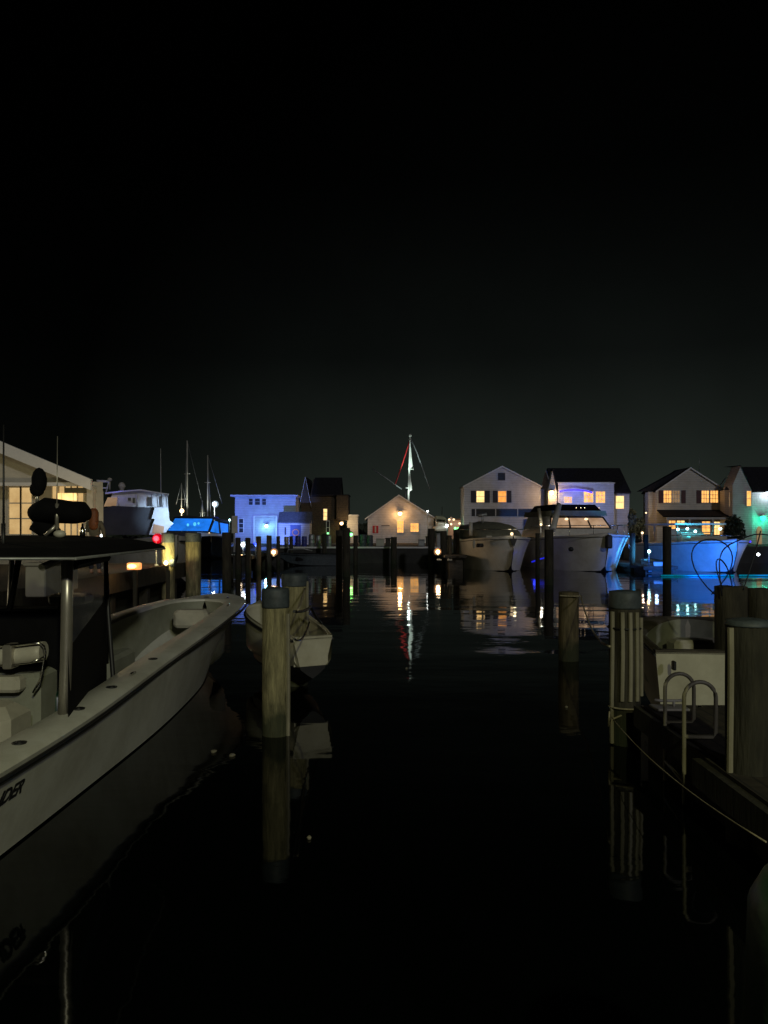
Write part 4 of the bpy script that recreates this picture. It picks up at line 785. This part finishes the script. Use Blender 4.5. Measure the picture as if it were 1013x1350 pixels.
# ------------------------------------------------------------------ blue lit cabin boat
dC = 74.0
t = thing('cabin_cruiser', 'cabin cruiser whose windscreen glows bright blue', 'boat', (X(262,dC),dC,0))
hc = Hull((X(284,dC)+.4,dC-3.6,2.0), 166, [(0,.03,2.15,.0,1.3,1.1),(1,.9,2.1,.2,.5,.3),(3,1.7,2.0,1.2,.1,-.3),(8,2.2,1.9,2.0,0,-.4)], 18)
hc.build(t, M['canvas'], M['antifoul'], deck=True, m_cap=M['gel2'], rail=.1)
MB().prism([(X(220,dC),Z(701,dC)),(X(279,dC),Z(701,dC)),(X(279,dC),Z(716,dC)),(X(232,dC),Z(716,dC))], 1, dC-.2, dC+3).build('coaming', M['beam'], t)
MB().prism([(X(262,dC),Z(701.5,dC)),(X(294,dC),Z(704,dC)),(X(292,dC),Z(716,dC)),(X(262,dC),Z(713,dC))], 1, dC-.5, dC-.21).build('bow_flare', M['gel2'], t)
MB().rings([[W(222,699.5,dC),W(274,700,dC-.1),W(280,684,dC+1),W(231,683.5,dC+1)],[W(222,699.5,dC)+Vector((0,.1,0)),W(274,700,dC)+Vector((0,.1,0)),W(280,684,dC+1)+Vector((0,.1,0)),W(231,683.5,dC+1)+Vector((0,.1,0))]]).build('windscreen', E['bluew'], t)
MB().rings([[W(277.5,701,dC),W(289,703,dC+1.0),W(287.5,688,dC+1.3),W(283,686.5,dC+1.1)],[W(277.5,701,dC)+Vector((0,.1,0)),W(289,703,dC+1.1)+Vector((0,.1,0)),W(287.5,688,dC+1.4)+Vector((0,.1,0)),W(283,686.5,dC+1.2)+Vector((0,.1,0))]]).build('side_window', E['bluew'], t)
MB().rings([[W(292,704,dC+1.5),W(301,704,dC+2.5),W(301,691,dC+2.5),W(290,689,dC+1.6)],[W(292,704,dC+1.6),W(301,704,dC+2.6),W(301,691,dC+2.6),W(290,689,dC+1.7)]]).build('side_window', E['bluew'], t)
mb = MB(); mb.tube([W(220,701,dC-.05), W(230.5,683,dC+1)], .05); mb.tube([W(230,682.5,dC+.95), W(281,683,dC+.95), W(302,689,dC+2.4)], .07); mb.tube([W(275.5,701,dC-.12), W(282,684,dC+.95)], .09); mb.tube([W(219,701,dC-.05), W(276,701.5,dC-.15), W(291,705,dC+1)], .06); mb.tube([W(290.5,705,dC+1.2), W(288.5,688,dC+1.3)], .04); mb.build('window_frame', M['rubber'], t)
MB().rings([[W(230,682,dC+1),W(281,682.5,dC+1),W(303,688,dC+2.6),W(250,680.5,dC+3)],[W(232,680.8,dC+1.1),W(280,681,dC+1.1),W(301,686.5,dC+2.7),W(250,679.5,dC+3.1)]]).build('cabin_roof', M['beam'], t)
for px, py in ((266.5,708.5),(276,702.5),(276,713)): MB().ball(W(px,py,dC-.6), .05).build('deck_light', E['soft'], t)
light(W(255,697,dC-1.6), (.05,.25,1), 24, t, .2)
for px, py, rr in ((257,691,.16),(262,690,.11),(248,692,.12)): MB().ball(W(px,py,dC+.35), rr, 1.2).build('windscreen_hotspot', E['hotspot'], t)  # glowing balls added as bright cyan patches in the windscreen
# ------------------------------------------------------------------ sailboats
def sailboat(px, ty, by, d, wpx, label, stay=None, boom=True):
    t_ = thing('sailboat', label, 'sailboat', (X(px,d),d,0), 'sailboats at the far moorings')
    hs = Hull((X(px,d)-4.5,d+.6,1.4), -95, [(0,.03,1.5,.0,.9,.7),(1.5,.8,1.35,.4,.1,-.3),(4.5,1.4,1.2,1.1,0,-.5),(9,.9,1.25,.7,.1,-.2)], 14)
    hs.build(t_, M['gel'], M['antifoul'], deck=True, m_cap=M['gel2'], rail=.1)
    r = wpx/F*d/2
    ms = MB().tube([(X(px,d),d,1.3), W(px,(ty+by)/2,d), W(px,ty,d)], r, 8, r1=r*.75).build('mast', M['vinyl'], t_)
    light((X(px,d)+.7,d-1.6,2.6), (.95,1,.9), 520*wpx, t_, .1, spot=.8, to=W(px,ty+20,d))
    MB().tube([W(px-4,(ty*.6+by*.4),d), W(px+4,(ty*.6+by*.4),d)], r*.5, 6).build('spreader', M['alu'], ms)
    mb_ = MB()
    for s_, e_ in (stay or ((-8,by),(16,by))): mb_.tube([W(px,ty,d), W(px+s_,e_,d)], .022, 5)
    mb_.build('rigging', M['steel'], ms)
    if boom: MB().tube([W(px,by-8,d), W(px+14,by-7,d)], .12, 8).build('boom', M['wblue'], t_)
    MB().bbox((X(px,d)-2,d-.7,1.2),(X(px,d)+2,d+.7,1.75),.2).build('coachroof', M['gel'], t_)
sailboat(247, 581, 690, 84, 2.3, 'sailboat with the tallest of the left masts', ((24,680),(-5,700)))
sailboat(274, 600, 690, 86, 1.8, 'sailboat with the second mast, right of the tallest left one', ((19,664),(5,696)))
sailboat(239.5, 637, 690, 90, 1.3, 'sailboat with the short mast left of the tallest one', ((-7,665),(7,665)), False)
sailboat(267, 660, 700, 88, 1.5, 'sailboat with a short pale mast left of the white yard lamp', ((-5,700),(5,700)), False)
lamp('yard_lamp', 'brilliant white lamp between the masts and the garage building', 283,664.5,92, .22, 'bwhite', (.9,.97,1), 220, post=-1, off=(0,-.5,0), bloom='gwhite')
lamp('yard_lamp', 'yellowish white lamp just left of the tallest left mast', 240,673.5,90, .24, 'bwarm', (1,.95,.75), 70, post=-1, off=(0,-.4,0))
lamp('yard_lamp', 'small cyan lamp right of the blue-lit cabin cruiser', 303,685.5,55, .07, 'bcyan', (.5,1,1), 6, post=1.0)
# central floodlit mast behind the shed
d = 100.0
t = thing('floodlit_mast', 'tall white floodlit mast with stays behind the central shed', 'mast', (X(540,d),d,1.3))
ms = MB().tube([(X(539,d),d,1.3), W(539,650,d), W(540,610,d), W(541,574,d)], .15, 10, r1=.1).build('mast', M['gel'], t)
MB().ball(W(541,574,d), .2).build('truck', M['gel'], ms)
MB().prism([(X(540.5,d),Z(577,d)),(X(544.2,d),Z(616,d)),(X(538.7,d),Z(618,d))], 1, d-.2, d-.12).prism([(X(540.5,d),Z(622,d)),(X(543,d),Z(640,d)),(X(543.5,d),Z(646,d)),(X(540.5,d),Z(648,d))], 1, d-.2, d-.12).build('furled_sail', M['gel'], t)
MB().tube([W(535,643,d), W(542,643,d)], .12, 6).tube([W(538,618,d), W(545,618.5,d)], .08, 6).build('spreader', M['gel'], ms)
MB().tube([W(540,582,d), W(537,592,d), W(530,614,d), W(521,639,d)], .09, 6).build('stay', M['red'], t)
MB().tube([W(542,578,d), W(550,597,d), W(559,622,d), W(568,648,d)], .06, 6).build('stay', M['steel'], t)
MB().tube([W(491,618,d), W(510,631,d), W(530,645,d)], .08, 6).build('gaff', M['steel'], t)
light(W(539,648,d-4), (.75,1,.95), 3400, t, .3, spot=.6, to=W(541,605,d)); light(W(538.5,648,d-.8), (.8,1,.95), 60, t, .2)
# far marina cluster
d = 95.0
t = thing('pavilion', 'tiny far pavilion outlined with warm bulbs between shed and first house', 'pavilion', (X(602,d),d,1.3))
MB().prism([(X(591,d),1.3),(X(613,d),1.3),(X(613,d),Z(686,d)),(X(599,d),Z(685,d)),(X(595,d),Z(681,d)),(X(591,d),Z(685,d))], 1, d, d+4).build('wall', M['sidingy'], t)
MB().box((X(599,d),d-.8,Z(686,d)),(X(613.5,d),d,Z(684,d))).build('awning', M['shingle'], t)
for px, py in ((592.5,685),(598.5,685),(595,691),(611,684.5),(606,690),(609,690.5),(612,690)): MB().ball(W(px,py,d-.95), .13).build('bulb', E['soft'], t)
light(W(602,690,d-2.5), (1,.55,.35), 110, t, .3)
for px, py, em, r, l in ((600.5,696.5,'bgreen',.13,'left small green light below the pavilion'),(604.5,697,'bgreen',.13,'middle small green light below the pavilion'),(608,698,'bgreen',.12,'right small green light below the pavilion'),(589.5,693,'bwhite',.15,'white light left of the green lights'),(612.5,698.5,'soft',.12,'warm light right of the green lights'),(616,696,'soft',.1,'tiny warm light by the corner of the first house'),(564,674,'bwhite',.09,'tiny white light at the right eave of the central shed')):
    c = W(px,py,80); t = thing('marina_light', l, 'lamp', (c.x,80,1.3), 'far marina lights'); MB().ball(c, r).build('bulb', E[em], t); MB().tube([(c.x,80.02,1.3),(c.x,80.02,c.z-r)], .05, 6).build('post', M['steel'], t)
t = thing('motor_boat', 'pale flybridge boat far off right of the central shed', 'boat', (X(582,80),80,1.3))
MB().bbox((X(573,80),80,Z(700,80)),(X(591,80),84,Z(693,80)),.3).build('hull', M['gel'], t); MB().bbox((X(576,80),80.5,Z(693,80)),(X(588,80),83,Z(688,80)),.3).build('cabin', M['vinyl'], t)
MB().prism([(X(574,80),Z(684,80)),(X(576,80),Z(680,80)),(X(586,80),Z(681,80)),(X(590,80),Z(685,80))], 1, 80.3, 83).build('bimini', M['gcanvas'], t)
mb = MB()
for px in (575,588): mb.tube([W(px,684,80.4), W(px,694,80.4)], .06, 6)
mb.build('supports', M['alu'], t); light(W(582,690,78), (1,.95,.75), 50, t, .3)
for px, ty, l in ((583,668,'thin far mast left of the pavilion'),(618,676,'thin far mast at the corner of the first house')):
    tag(MB().tube([(X(px,86),86,1.3), W(px,ty,86)], .05, 6, r1=.03).build('mast', M['vinyl']), l, 'mast')
crate(576,583,703,62.6,'small grey locker right of the shed near the far boat','steel'); crate(588,596,706,62.8,'low locker under the small green lights','beam')
t = lamp('dock_globe_lamp', 'round warm lamp low on the finger pier right of the central shed', 577.5,727.5,50.4, .13, 'bwarm', (1,.7,.4), 26, post=1.0, off=(0,-.4,.1), bloom='gwarm')
for px, l in ((579,'left small white fender board below the globe lamp'),(593,'right small white fender board below the dark piles')):
    tag(MB().bbox((X(px-3,50),49.85,Z(739,50)),(X(px+3,50),49.98,Z(737,50)),.02).build('fender_board', E['soft'] if False else M['vinyl']), l, 'board')
lamp('pier_lamp', 'warm round lamp at the end of the pier below the boathouse', 361,728,49.6, .13, 'bwarm', (1,.72,.42), 26, post=.95, off=(0,-.4,.1), bloom='gwarm')
lamp('pier_lamp', 'white lamp at the left of the pier before the garage building', 320.5,718,50.5, .13, 'bwhite', (.8,.95,1), 40, post=.95, off=(.3,-.3,.2), bloom='gwhite')
lamp('pier_lamp', 'warm low strip lamp under the white pier lamp', 319,733,49.3, .08, 'bwarm', (1,.75,.5), 6, post=.95)
t = lamp('floodlight', 'blue floodlight on the pier shining at the garage building', 337,717,55, .1, 'ledb', (1,1,1), 0, post=1.05)
light(W(339,716,52.6), (.13,.25,1), 30000, t, .1, spot=.44, to=W(347,680,79))
light(W(386,711,67.0), (.2,.3,1), 110, t, .1, spot=1.6, to=W(388,695,72))
# dark runabout under the quay edge
tb = [(0,.03,.95,.0,.6,.5),(.8,.5,.9,.3,.2,.1),(2.2,.8,.85,.7,.05,-.2),(4.6,.85,.82,.8,.02,-.2)]
hb = Hull((X(370,58),58,.95), -88, tb, 14); t = thing('runabout', 'dark blue open runabout moored under the boathouse quay', 'boat', (X(395,58),58,0))
hb.build(t, M['cap'], M['antifoul'], .1, .3, M['rubber'], M['rubber'], M['rubber'], s0=.9, rail=.08)
MB().tube([W(377,735,58), W(380,724.5,58), W(400,723.5,58), W(412,726,58)], .05, 8).build('windscreen_frame', M['steel'], t)

# ------------------------------------------------------------------ the three yachts at right
def bow_boat(name, label, cat, pxs, d, yaw, sheer, hb_, Lg, m='gelw', fl=.75):
    t_ = thing(name, label, cat, (X(pxs,d),d,0))
    tb_ = [(0,.04,sheer+.12,.0,sheer*.75,sheer*.65),(.5,hb_*.42,sheer+.1,.05,.25,.15),(1.2,hb_*.68,sheer+.06,hb_*.25,.05,-.2),(2.6,hb_*.93,sheer,hb_*.6,0,-.4),(5,hb_,sheer-.12,hb_*.82,0,-.5),(Lg,hb_*.96,sheer-.2,hb_*.86,0,-.5)]
    h_ = Hull((X(pxs,d),d,sheer+.12), 180+yaw, tb_, 24)
    h_.build(t_, M[m], M['antifoul'], deck=True, m_cap=M[m], rail=.14, crown=.12)
    return t_, h_
# (hull frame: f points at the camera, so +b is screen LEFT)
t, h1 = bow_boat('canvas_covered_yacht', 'grey-hulled yacht under an olive canvas cover before the first house', 'yacht', 677, 48.5, -9, 2.1, 2.25, 11)
R = []
for k, (s, wd, ht) in enumerate(((2.2,1.2,.08),(2.8,1.55,.5),(3.6,1.7,.95),(4.6,1.75,1.15),(6,1.75,1.2),(8,1.7,1.1),(9,1.6,.9))):
    z0 = 2.05; R.append([h1.P(s, wd, z0), h1.P(s, wd*.98, z0+ht*.5), h1.P(s, wd*.8, z0+ht*.85+.04*math.sin(k*3)), h1.P(s, wd*.3, z0+ht+.05*math.sin(k*2)), h1.P(s, -wd*.3, z0+ht), h1.P(s, -wd*.8, z0+ht*.82), h1.P(s, -wd*.98, z0+ht*.5), h1.P(s, -wd, z0)])
MB().rings(R, 0, True).build('canvas_cover', M['gcanvas'], t)
MB().tube([h1.P(4.5,.7,3.1), h1.P(4.5,.7,3.7)], .07).tube([h1.P(4.5,1.0,3.65), h1.P(4.5,.4,3.75)], .12).build('radar', M['steel'], t)
MB().prism([(677-2,0),(677+2,0),(677,6)], 1, 0, 1) if False else None
c = h1.P(-.02,0,2.0); MB().rings([[c+Vector((-.22,-.1,.12)),c+Vector((.22,-.1,.12)),c+Vector((.22,.1,.12)),c+Vector((-.22,.1,.12))],[c+Vector((-.05,-.1,-.35)),c+Vector((.05,-.1,-.35)),c+Vector((.05,.1,-.35)),c+Vector((-.05,.1,-.35))]]).build('anchor', M['rubber'], t)
MB().ball(h1.P(.3,0,2.42), .1).build('bow_light', E['soft'], t); light(h1.P(-.3,0,2.6), (1,.85,.5), 4, t, .1)
MB().bbox(h1.P(1.5,1.15,2.05)-Vector((.2,.1,0)), h1.P(1.5,1.15,2.3)+Vector((.2,.1,0)), .04).build('hatch', M['vinyl'], t)
MB().ball(W(625,717,48.0), .1, 3, 10).build('fender', M['vinyl'], t)
MB().lathe(W(633,719,49.3), [(.22,-.12),(.25,0),(.22,.12)], 12).build('porthole', M['dark'], t)
MB().tube([W(621,706,51), W(621,688,51)], .12, 8).build('stanchion', M['gel'], t)
MB().tube([h1.P(s, b_, 2.7) for s, b_ in ((.1,.1),(.8,1.1),(2,1.8),(4,2.1),(6,2.15))], .025, 6).tube([h1.P(s, -b_, 2.7) for s, b_ in ((.1,.1),(.8,1.1),(2,1.8),(4,2.1),(6,2.15))], .025, 6).build('bow_rail', M['chrome'], t)
t, h2 = bow_boat('express_yacht', 'yacht with three lit windscreen panes and half of its bow lit cyan', 'yacht', 802, 48, -8, 2.25, 2.85, 12)
def cabin(h_, t_, s0, s1, w0, w1, z0, z1, m, name, lean=.5):
    MB().rings([[h_.P(s0,w0,z0),h_.P(s0,-w0,z0),h_.P(s1,-w0,z0),h_.P(s1,w0,z0)],[h_.P(s0+lean,w1,z1),h_.P(s0+lean,-w1,z1),h_.P(s1,-w1,z1),h_.P(s1,w1,z1)]]).build(name, M[m], t_)
cabin(h2, t, 3.0, 10, 2.35, 2.2, 2.15, 2.72, 'gelw', 'trunk_cabin', .6)
cabin(h2, t, 4.4, 10, 2.2, 1.85, 2.72, 3.62, 'gelw', 'deckhouse', .75)
def face(h_, s0, lean, z0, z1, b0, b1, zz0, zz1, w0, w1, off=.05):
    out = []
    for b_, z in ((b0,zz0),(b1,zz0),(b1,zz1),(b0,zz1)):
        k = (z-z0)/(z1-z0); out.append(h_.P(s0+lean*k-off, b_*(w0+(w1-w0)*k), z))
    return out
for b0, b1 in ((.97,.36),(.30,-.33),(-.39,-.97)):
    q4 = face(h2, 4.4, .75, 2.72, 3.62, b0, b1, 2.84, 3.5, 2.2, 1.85); q5 = [p+h2.f*-.03 for p in q4]
    MB().rings([q4, q5]).build('windscreen_pane', E['cabin'], t)
for b_ in (.33,-.36,1.0,-1.0):
    f1 = face(h2, 4.4, .75, 2.72, 3.62, b_, b_, 2.78, 3.58, 2.2, 1.85, .07); MB().tube([f1[0], f1[2]], .055, 6).build('mullion', M['rubber'], t)
for zz in (2.80,3.54):
    f1 = face(h2, 4.4, .75, 2.72, 3.62, 1.0, -1.0, zz, zz, 2.2, 1.85, .07); MB().tube([f1[0], f1[1]], .04, 6).build('window_frame', M['rubber'], t)
for b_ in (.42,-.32):
    MB().ball(face(h2, 4.4, .75, 2.72, 3.62, b_, b_, 3.42, 3.42, 2.2, 1.85, .1)[0], .13, .6).build('cabin_light', E['soft'], t)
cabin(h2, t, 4.6, 10.4, 2.0, 1.95, 3.64, 4.0, 'gcanvas', 'hardtop', .1)
cabin(h2, t, 5.2, 9.5, 1.85, 1.5, 4.01, 4.45, 'canvas', 'flybridge_cover', .3)
for px in (760,766,771,790): MB().ball(W(px,669.5,52.3), .03).build('bridge_light', E['soft'], t)
c = h2.P(-.05,0,2.25); MB().bbox(c+Vector((-.2,-.25,-.75)), c+Vector((.2,.15,.1)), .08).build('anchor', M['rubber'], t)
for sg in (1,-1):
    MB().tube([h2.P(s, sg*b_, 2.95) for s, b_ in ((.05,.1),(.8,1.5),(2,2.3),(4,2.6),(7,2.6))], .028, 6).build('bow_rail', M['chrome'], t)
    mb = MB()
    for s, b_ in ((.4,.8),(1.4,2.0),(3,2.5),(5,2.65)): mb.tube([h2.P(s,sg*b_,2.2), h2.P(s,sg*b_*.99,2.95)], .02, 6)
    mb.build('rail_stanchions', M['chrome'], t)
c = h2.P(1.5,1.9,1.45); MB().ball(W(753,724,47.9), .18, .8).build('hawse_fitting', M['rubber'], t)
MB().ball(W(830,720,48.2), .1, 1.6, sx=.6).build('hawse_fitting', M['chrome'], t)
MB().tube([W(729,699,50), W(737,666,52)], .2, 8).build('windshield_wing', M['gel'], t)
# blue lit centre console at far right
t, h3 = bow_boat('sport_fishing_boat', 'open boat with bright blue-lit bow and slim cyan hardtop', 'boat', 972, 47, -6, 1.9, 2.35, 10)
MB().bbox(h3.P(9,1.8,3.02), h3.P(4.2,-1.8,3.14), .05) if False else None
MB().rings([[h3.P(s,b_,z) for s, b_ in ((4,2.0),(4,-1.6),(8.5,-1.6),(8.5,2.0))] for z in (3.0,3.12)]).build('hardtop', M['gel'], t)
mb = MB()
for s, b_ in ((4.6,1.5),(4.6,-1.1),(8,1.5),(8,-1.1)): mb.tube([h3.P(s,b_,3.0), h3.P(s+.3,b_*.9,1.9)], .05, 8)
mb.tube([h3.P(4.6,1.5,2.5), h3.P(4.6,-1.1,2.5)], .03); mb.build('top_frame', M['alu'], t)
MB().rings([[h3.P(s,b_,z) for s, b_ in ((5-k,1.0),(5-k,-.6),(7,-.6),(7,1.0))] for z, k in ((1.9,.0),(2.4,.0),(2.75,-.5))]).build('console', M['gel'], t)
MB().rings([[h3.P(s,b_,z) for s, b_ in ((3.2,1.3),(3.2,-1.2),(4.3,-1.2),(4.3,1.3))] for z in (1.95,2.25)]).build('bow_seat', M['vinyl'], t)
for px, py in ((894,698),(906.5,697),(917,700.5),(950,697)): MB().ball(W(px,py,51), .09).build('courtesy_light', E['bcyan'], t)
for sg in (1,-1): MB().tube([h3.P(s, sg*b_, 2.3) for s, b_ in ((.05,.1),(.8,1.1),(2,1.8),(4,2.2))], .025, 6).build('bow_rail', M['chrome'], t)
MB().ball(W(1000,731,47.5), .09).build('hull_light', E['bwhite'], t)
light(W(905,706,50.0), (.05,.7,1), 160, t, .1, spot=2.2, to=W(912,690,50.6)); light(W(935,708,50.5), (.05,.75,1), 90, t, .1, spot=2.2, to=W(935,690,51.5))
# bars and floats added to stand for underwater light at the waterline
for a, b_, dd, em, l, col, pw in ((872,968,43.6,'led','cyan bar standing for underwater light before the blue-lit bow',(.008,.17,1),1300),(975,1040,43.8,'led','cyan bar standing for underwater light by the right edge',(.015,.2,1),200)):
    t = thing('glow_bar', l, 'light strip', (X((a+b_)/2,dd),dd,.02)); z = .06
    MB().tube([(X(a,dd),dd,z),(X((a+b_)/2,dd),dd,z),(X(b_,dd),dd,z)], .045, 8).build('tube', E[em], t)
    MB().box((X(a,dd),dd+.09,-.15),(X(b_,dd),dd+.22,.02)).build('float', M['rubber'], t)
    light((X((a+b_)/2+8,dd),dd-2.0,.35), col, pw*2.2, t, .2, spot=1.5, to=((X((a+b_)/2+8,dd)+.6,dd+4,1.5)))  # unseen spot stands for the underwater light on the hull
t = thing('glow_bar', 'deep blue light glowing at the water between the two yachts', 'light strip', (X(708,50),50,.2))
MB().tube([W(701,741,49.8), W(712,737,49.8), W(720,735,49.8)], .05, 6).build('tube', E['ledb'], t); light(W(706,737,49.4), (.03,.05,1), 2.5, t, .15)
t = thing('glow_bar', 'small purple light on the deck edge right of the blue-lit bow', 'light strip', (X(981,49),49,1.9)); MB().tube([W(974,715,49), W(990,714,49)], .07, 6).build('tube', E['ledp'], t)
light(W(846,726,44.5), (.1,.5,1), 60, None, .3) if False else None
t = thing('quay_floodlight', 'pale blue lamp on a post on the small dock right of the cyan-lit bow', 'lamp', (X(856,47.2),47.2,.45))
MB().ball(W(856,727,47.2), .1).build('bulb', E['bcyan'], t); MB().tube([(X(856,47.2),47.25,.45),(X(856,47.2),47.25,Z(729,47.2))], .04).build('post', M['steel'], t)
light(W(868,730,47.6), (.05,.36,.9), 1100, t, .2, spot=1.1, to=W(820,722,50.5)); light(W(866,722,47), (.3,.5,1), 10, t, .1)
# small grey dinghy
hz = Hull((X(856,49),49.5,.75), -2, [(0,.4,.8,.3,.3,.1),(1,.55,.72,.45,.1,0),(2.6,.55,.7,.5,.08,0)], 10); t = thing('dinghy', 'tiny grey dinghy stern-on beside the cyan-lit bow', 'dinghy', (X(856,48),48,0))
hz.build(t, M['gel'], M['antifoul'], .08, .3, M['rubber'], M['liner'], M['rubber'], s0=.3, rail=.05)
MB().bbox((X(853,46.7),46.6,.05),(X(860,46.7),46.85,.25),.05).build('outboard', M['rubber'], t)
# white post between houses
tag(MB().tube([W(714,693,52), W(710.5,670,52)], .12, 8).build('pole', M['pvc']), 'leaning white pole between the first house and the second', 'pole')
lamp('quay_lamp', 'small warm white lamp at the foot of the leaning white pole', 713.5,691.5,51.8, .08, 'soft', (1,.95,.8), 8, post=1.0)
lamp('quay_lamp', 'tiny warm lamp left of the cream house beside the pale bush', 847,702.5,56, .09, 'soft', (1,.6,.5), 8, post=.4)
# ------------------------------------------------------------------ vegetation
def bush(name, label, px, py, d, w_, h_, n, m, trunk=True, cat='shrub', ls=.12):
    c = W(px, py, d); t_ = thing(name, label, cat, (c.x, d, zb)); mb_ = MB()
    for i in range(n):
        while True:
            v = Vector((random.uniform(-1,1), random.uniform(-1,1), random.uniform(-1,1)))
            if v.length < 1 and noise.noise(v*2.2+c) > -.22: break
        p = c+Vector((v.x*w_, v.y*w_, v.z*h_)); a = Vector((random.uniform(-1,1), random.uniform(-1,1), random.uniform(-1,1))).normalized()
        b2 = a.cross(Vector((random.uniform(-1,1), random.uniform(-1,1), random.uniform(-1,1)))).normalized(); s_ = ls*random.uniform(.6,1.4)
        mb_.add([p-a*s_, p+b2*s_*.5, p+a*s_, p-b2*s_*.5], [(0,1,2,3)])
    mb_.build('crown', M[m], t_)
    if trunk:
        mt = MB().tube([(c.x,d,zb),(c.x+.05,d,c.z-h_*.3),(c.x,d,c.z)], .1, 8, r1=.03)
        for k in range(4): a = k*1.7; mt.tube([(c.x,d,c.z-h_*.4),(c.x+math.cos(a)*w_*.5,d+math.sin(a)*w_*.5,c.z+h_*.2)], .04, 6, r1=.01)
        mt.build('trunk', M['bark'], t_)
bush('tree', 'dark leafy tree between the cream and grey houses at right', 968,703,61.8, .8, 1.5, 2000, 'leaf', cat='tree')
bush('shrub', 'pale feathery bush just right of the long-roofed house', 834,690,60, .35, 1.2, 700, 'leafy')
bush('shrub', 'lower pale bush left of the cream house corner', 845,696,60, .35, .9, 500, 'leafy')
mb = MB()
for i in range(5200):
    x = random.uniform(-80, 110); hgt = 2.6+1.6*noise.noise(Vector((x*.06,0,3)))+1.4*noise.noise(Vector((x*.25,7,3))); z = 1.3+random.random()**.7*max(.8, hgt)*1.0
    p = Vector((x, 140+random.uniform(-4,4), z)); a = Vector((random.uniform(-1,1), random.uniform(-.5,.5), random.uniform(-1,1))).normalized(); b2 = Vector((-a.z,0.2,a.x)); s_ = random.uniform(.5,1.0)
    mb.add([p-a*s_, p+b2*s_*.7, p+a*s_, p-b2*s_*.7], [(0,1,2,3)])
struct(mb.build('far_treeline', M['leaf']), 'stuff')
# floating bits on the water
for i, (px, py, l) in enumerate(((282,992,'pale yellow leaf floating beside the near boat'),(306,997,'wet shiny scrap floating right of the yellow leaf'),(536,882,'tiny pale scrap floating in mid channel'),(408,1106,'tiny scrap floating in the dark foreground water'),(747,933,'white scrap floating left of the strip-wrapped pile'))):
    d = F*EYE/(py-HY); c = Vector((X(px,d), d, .012)); s_ = .035 if i < 2 else .018
    mb = MB(); mb.rings([[c+Vector((math.cos(a)*s_*(1+.3*math.sin(a*3+i))*k, math.sin(a)*s_*1.6*k, h)) for a in [2*math.pi*j/9 for j in range(9)]] for k, h in ((.8,-.01),(1,.004),(.6,.014))])
    tag(mb.build('floating_leaf', M['pvc']), l, 'leaf')
sc.cycles.use_light_tree = True
sc.cycles.max_bounces = 6; sc.cycles.diffuse_bounces = 2; sc.cycles.glossy_bounces = 4; sc.cycles.transparent_max_bounces = 8
sc.cycles.sample_clamp_indirect = 2.0; sc.cycles.sample_clamp_direct = 30
sc.cycles.use_denoising = True
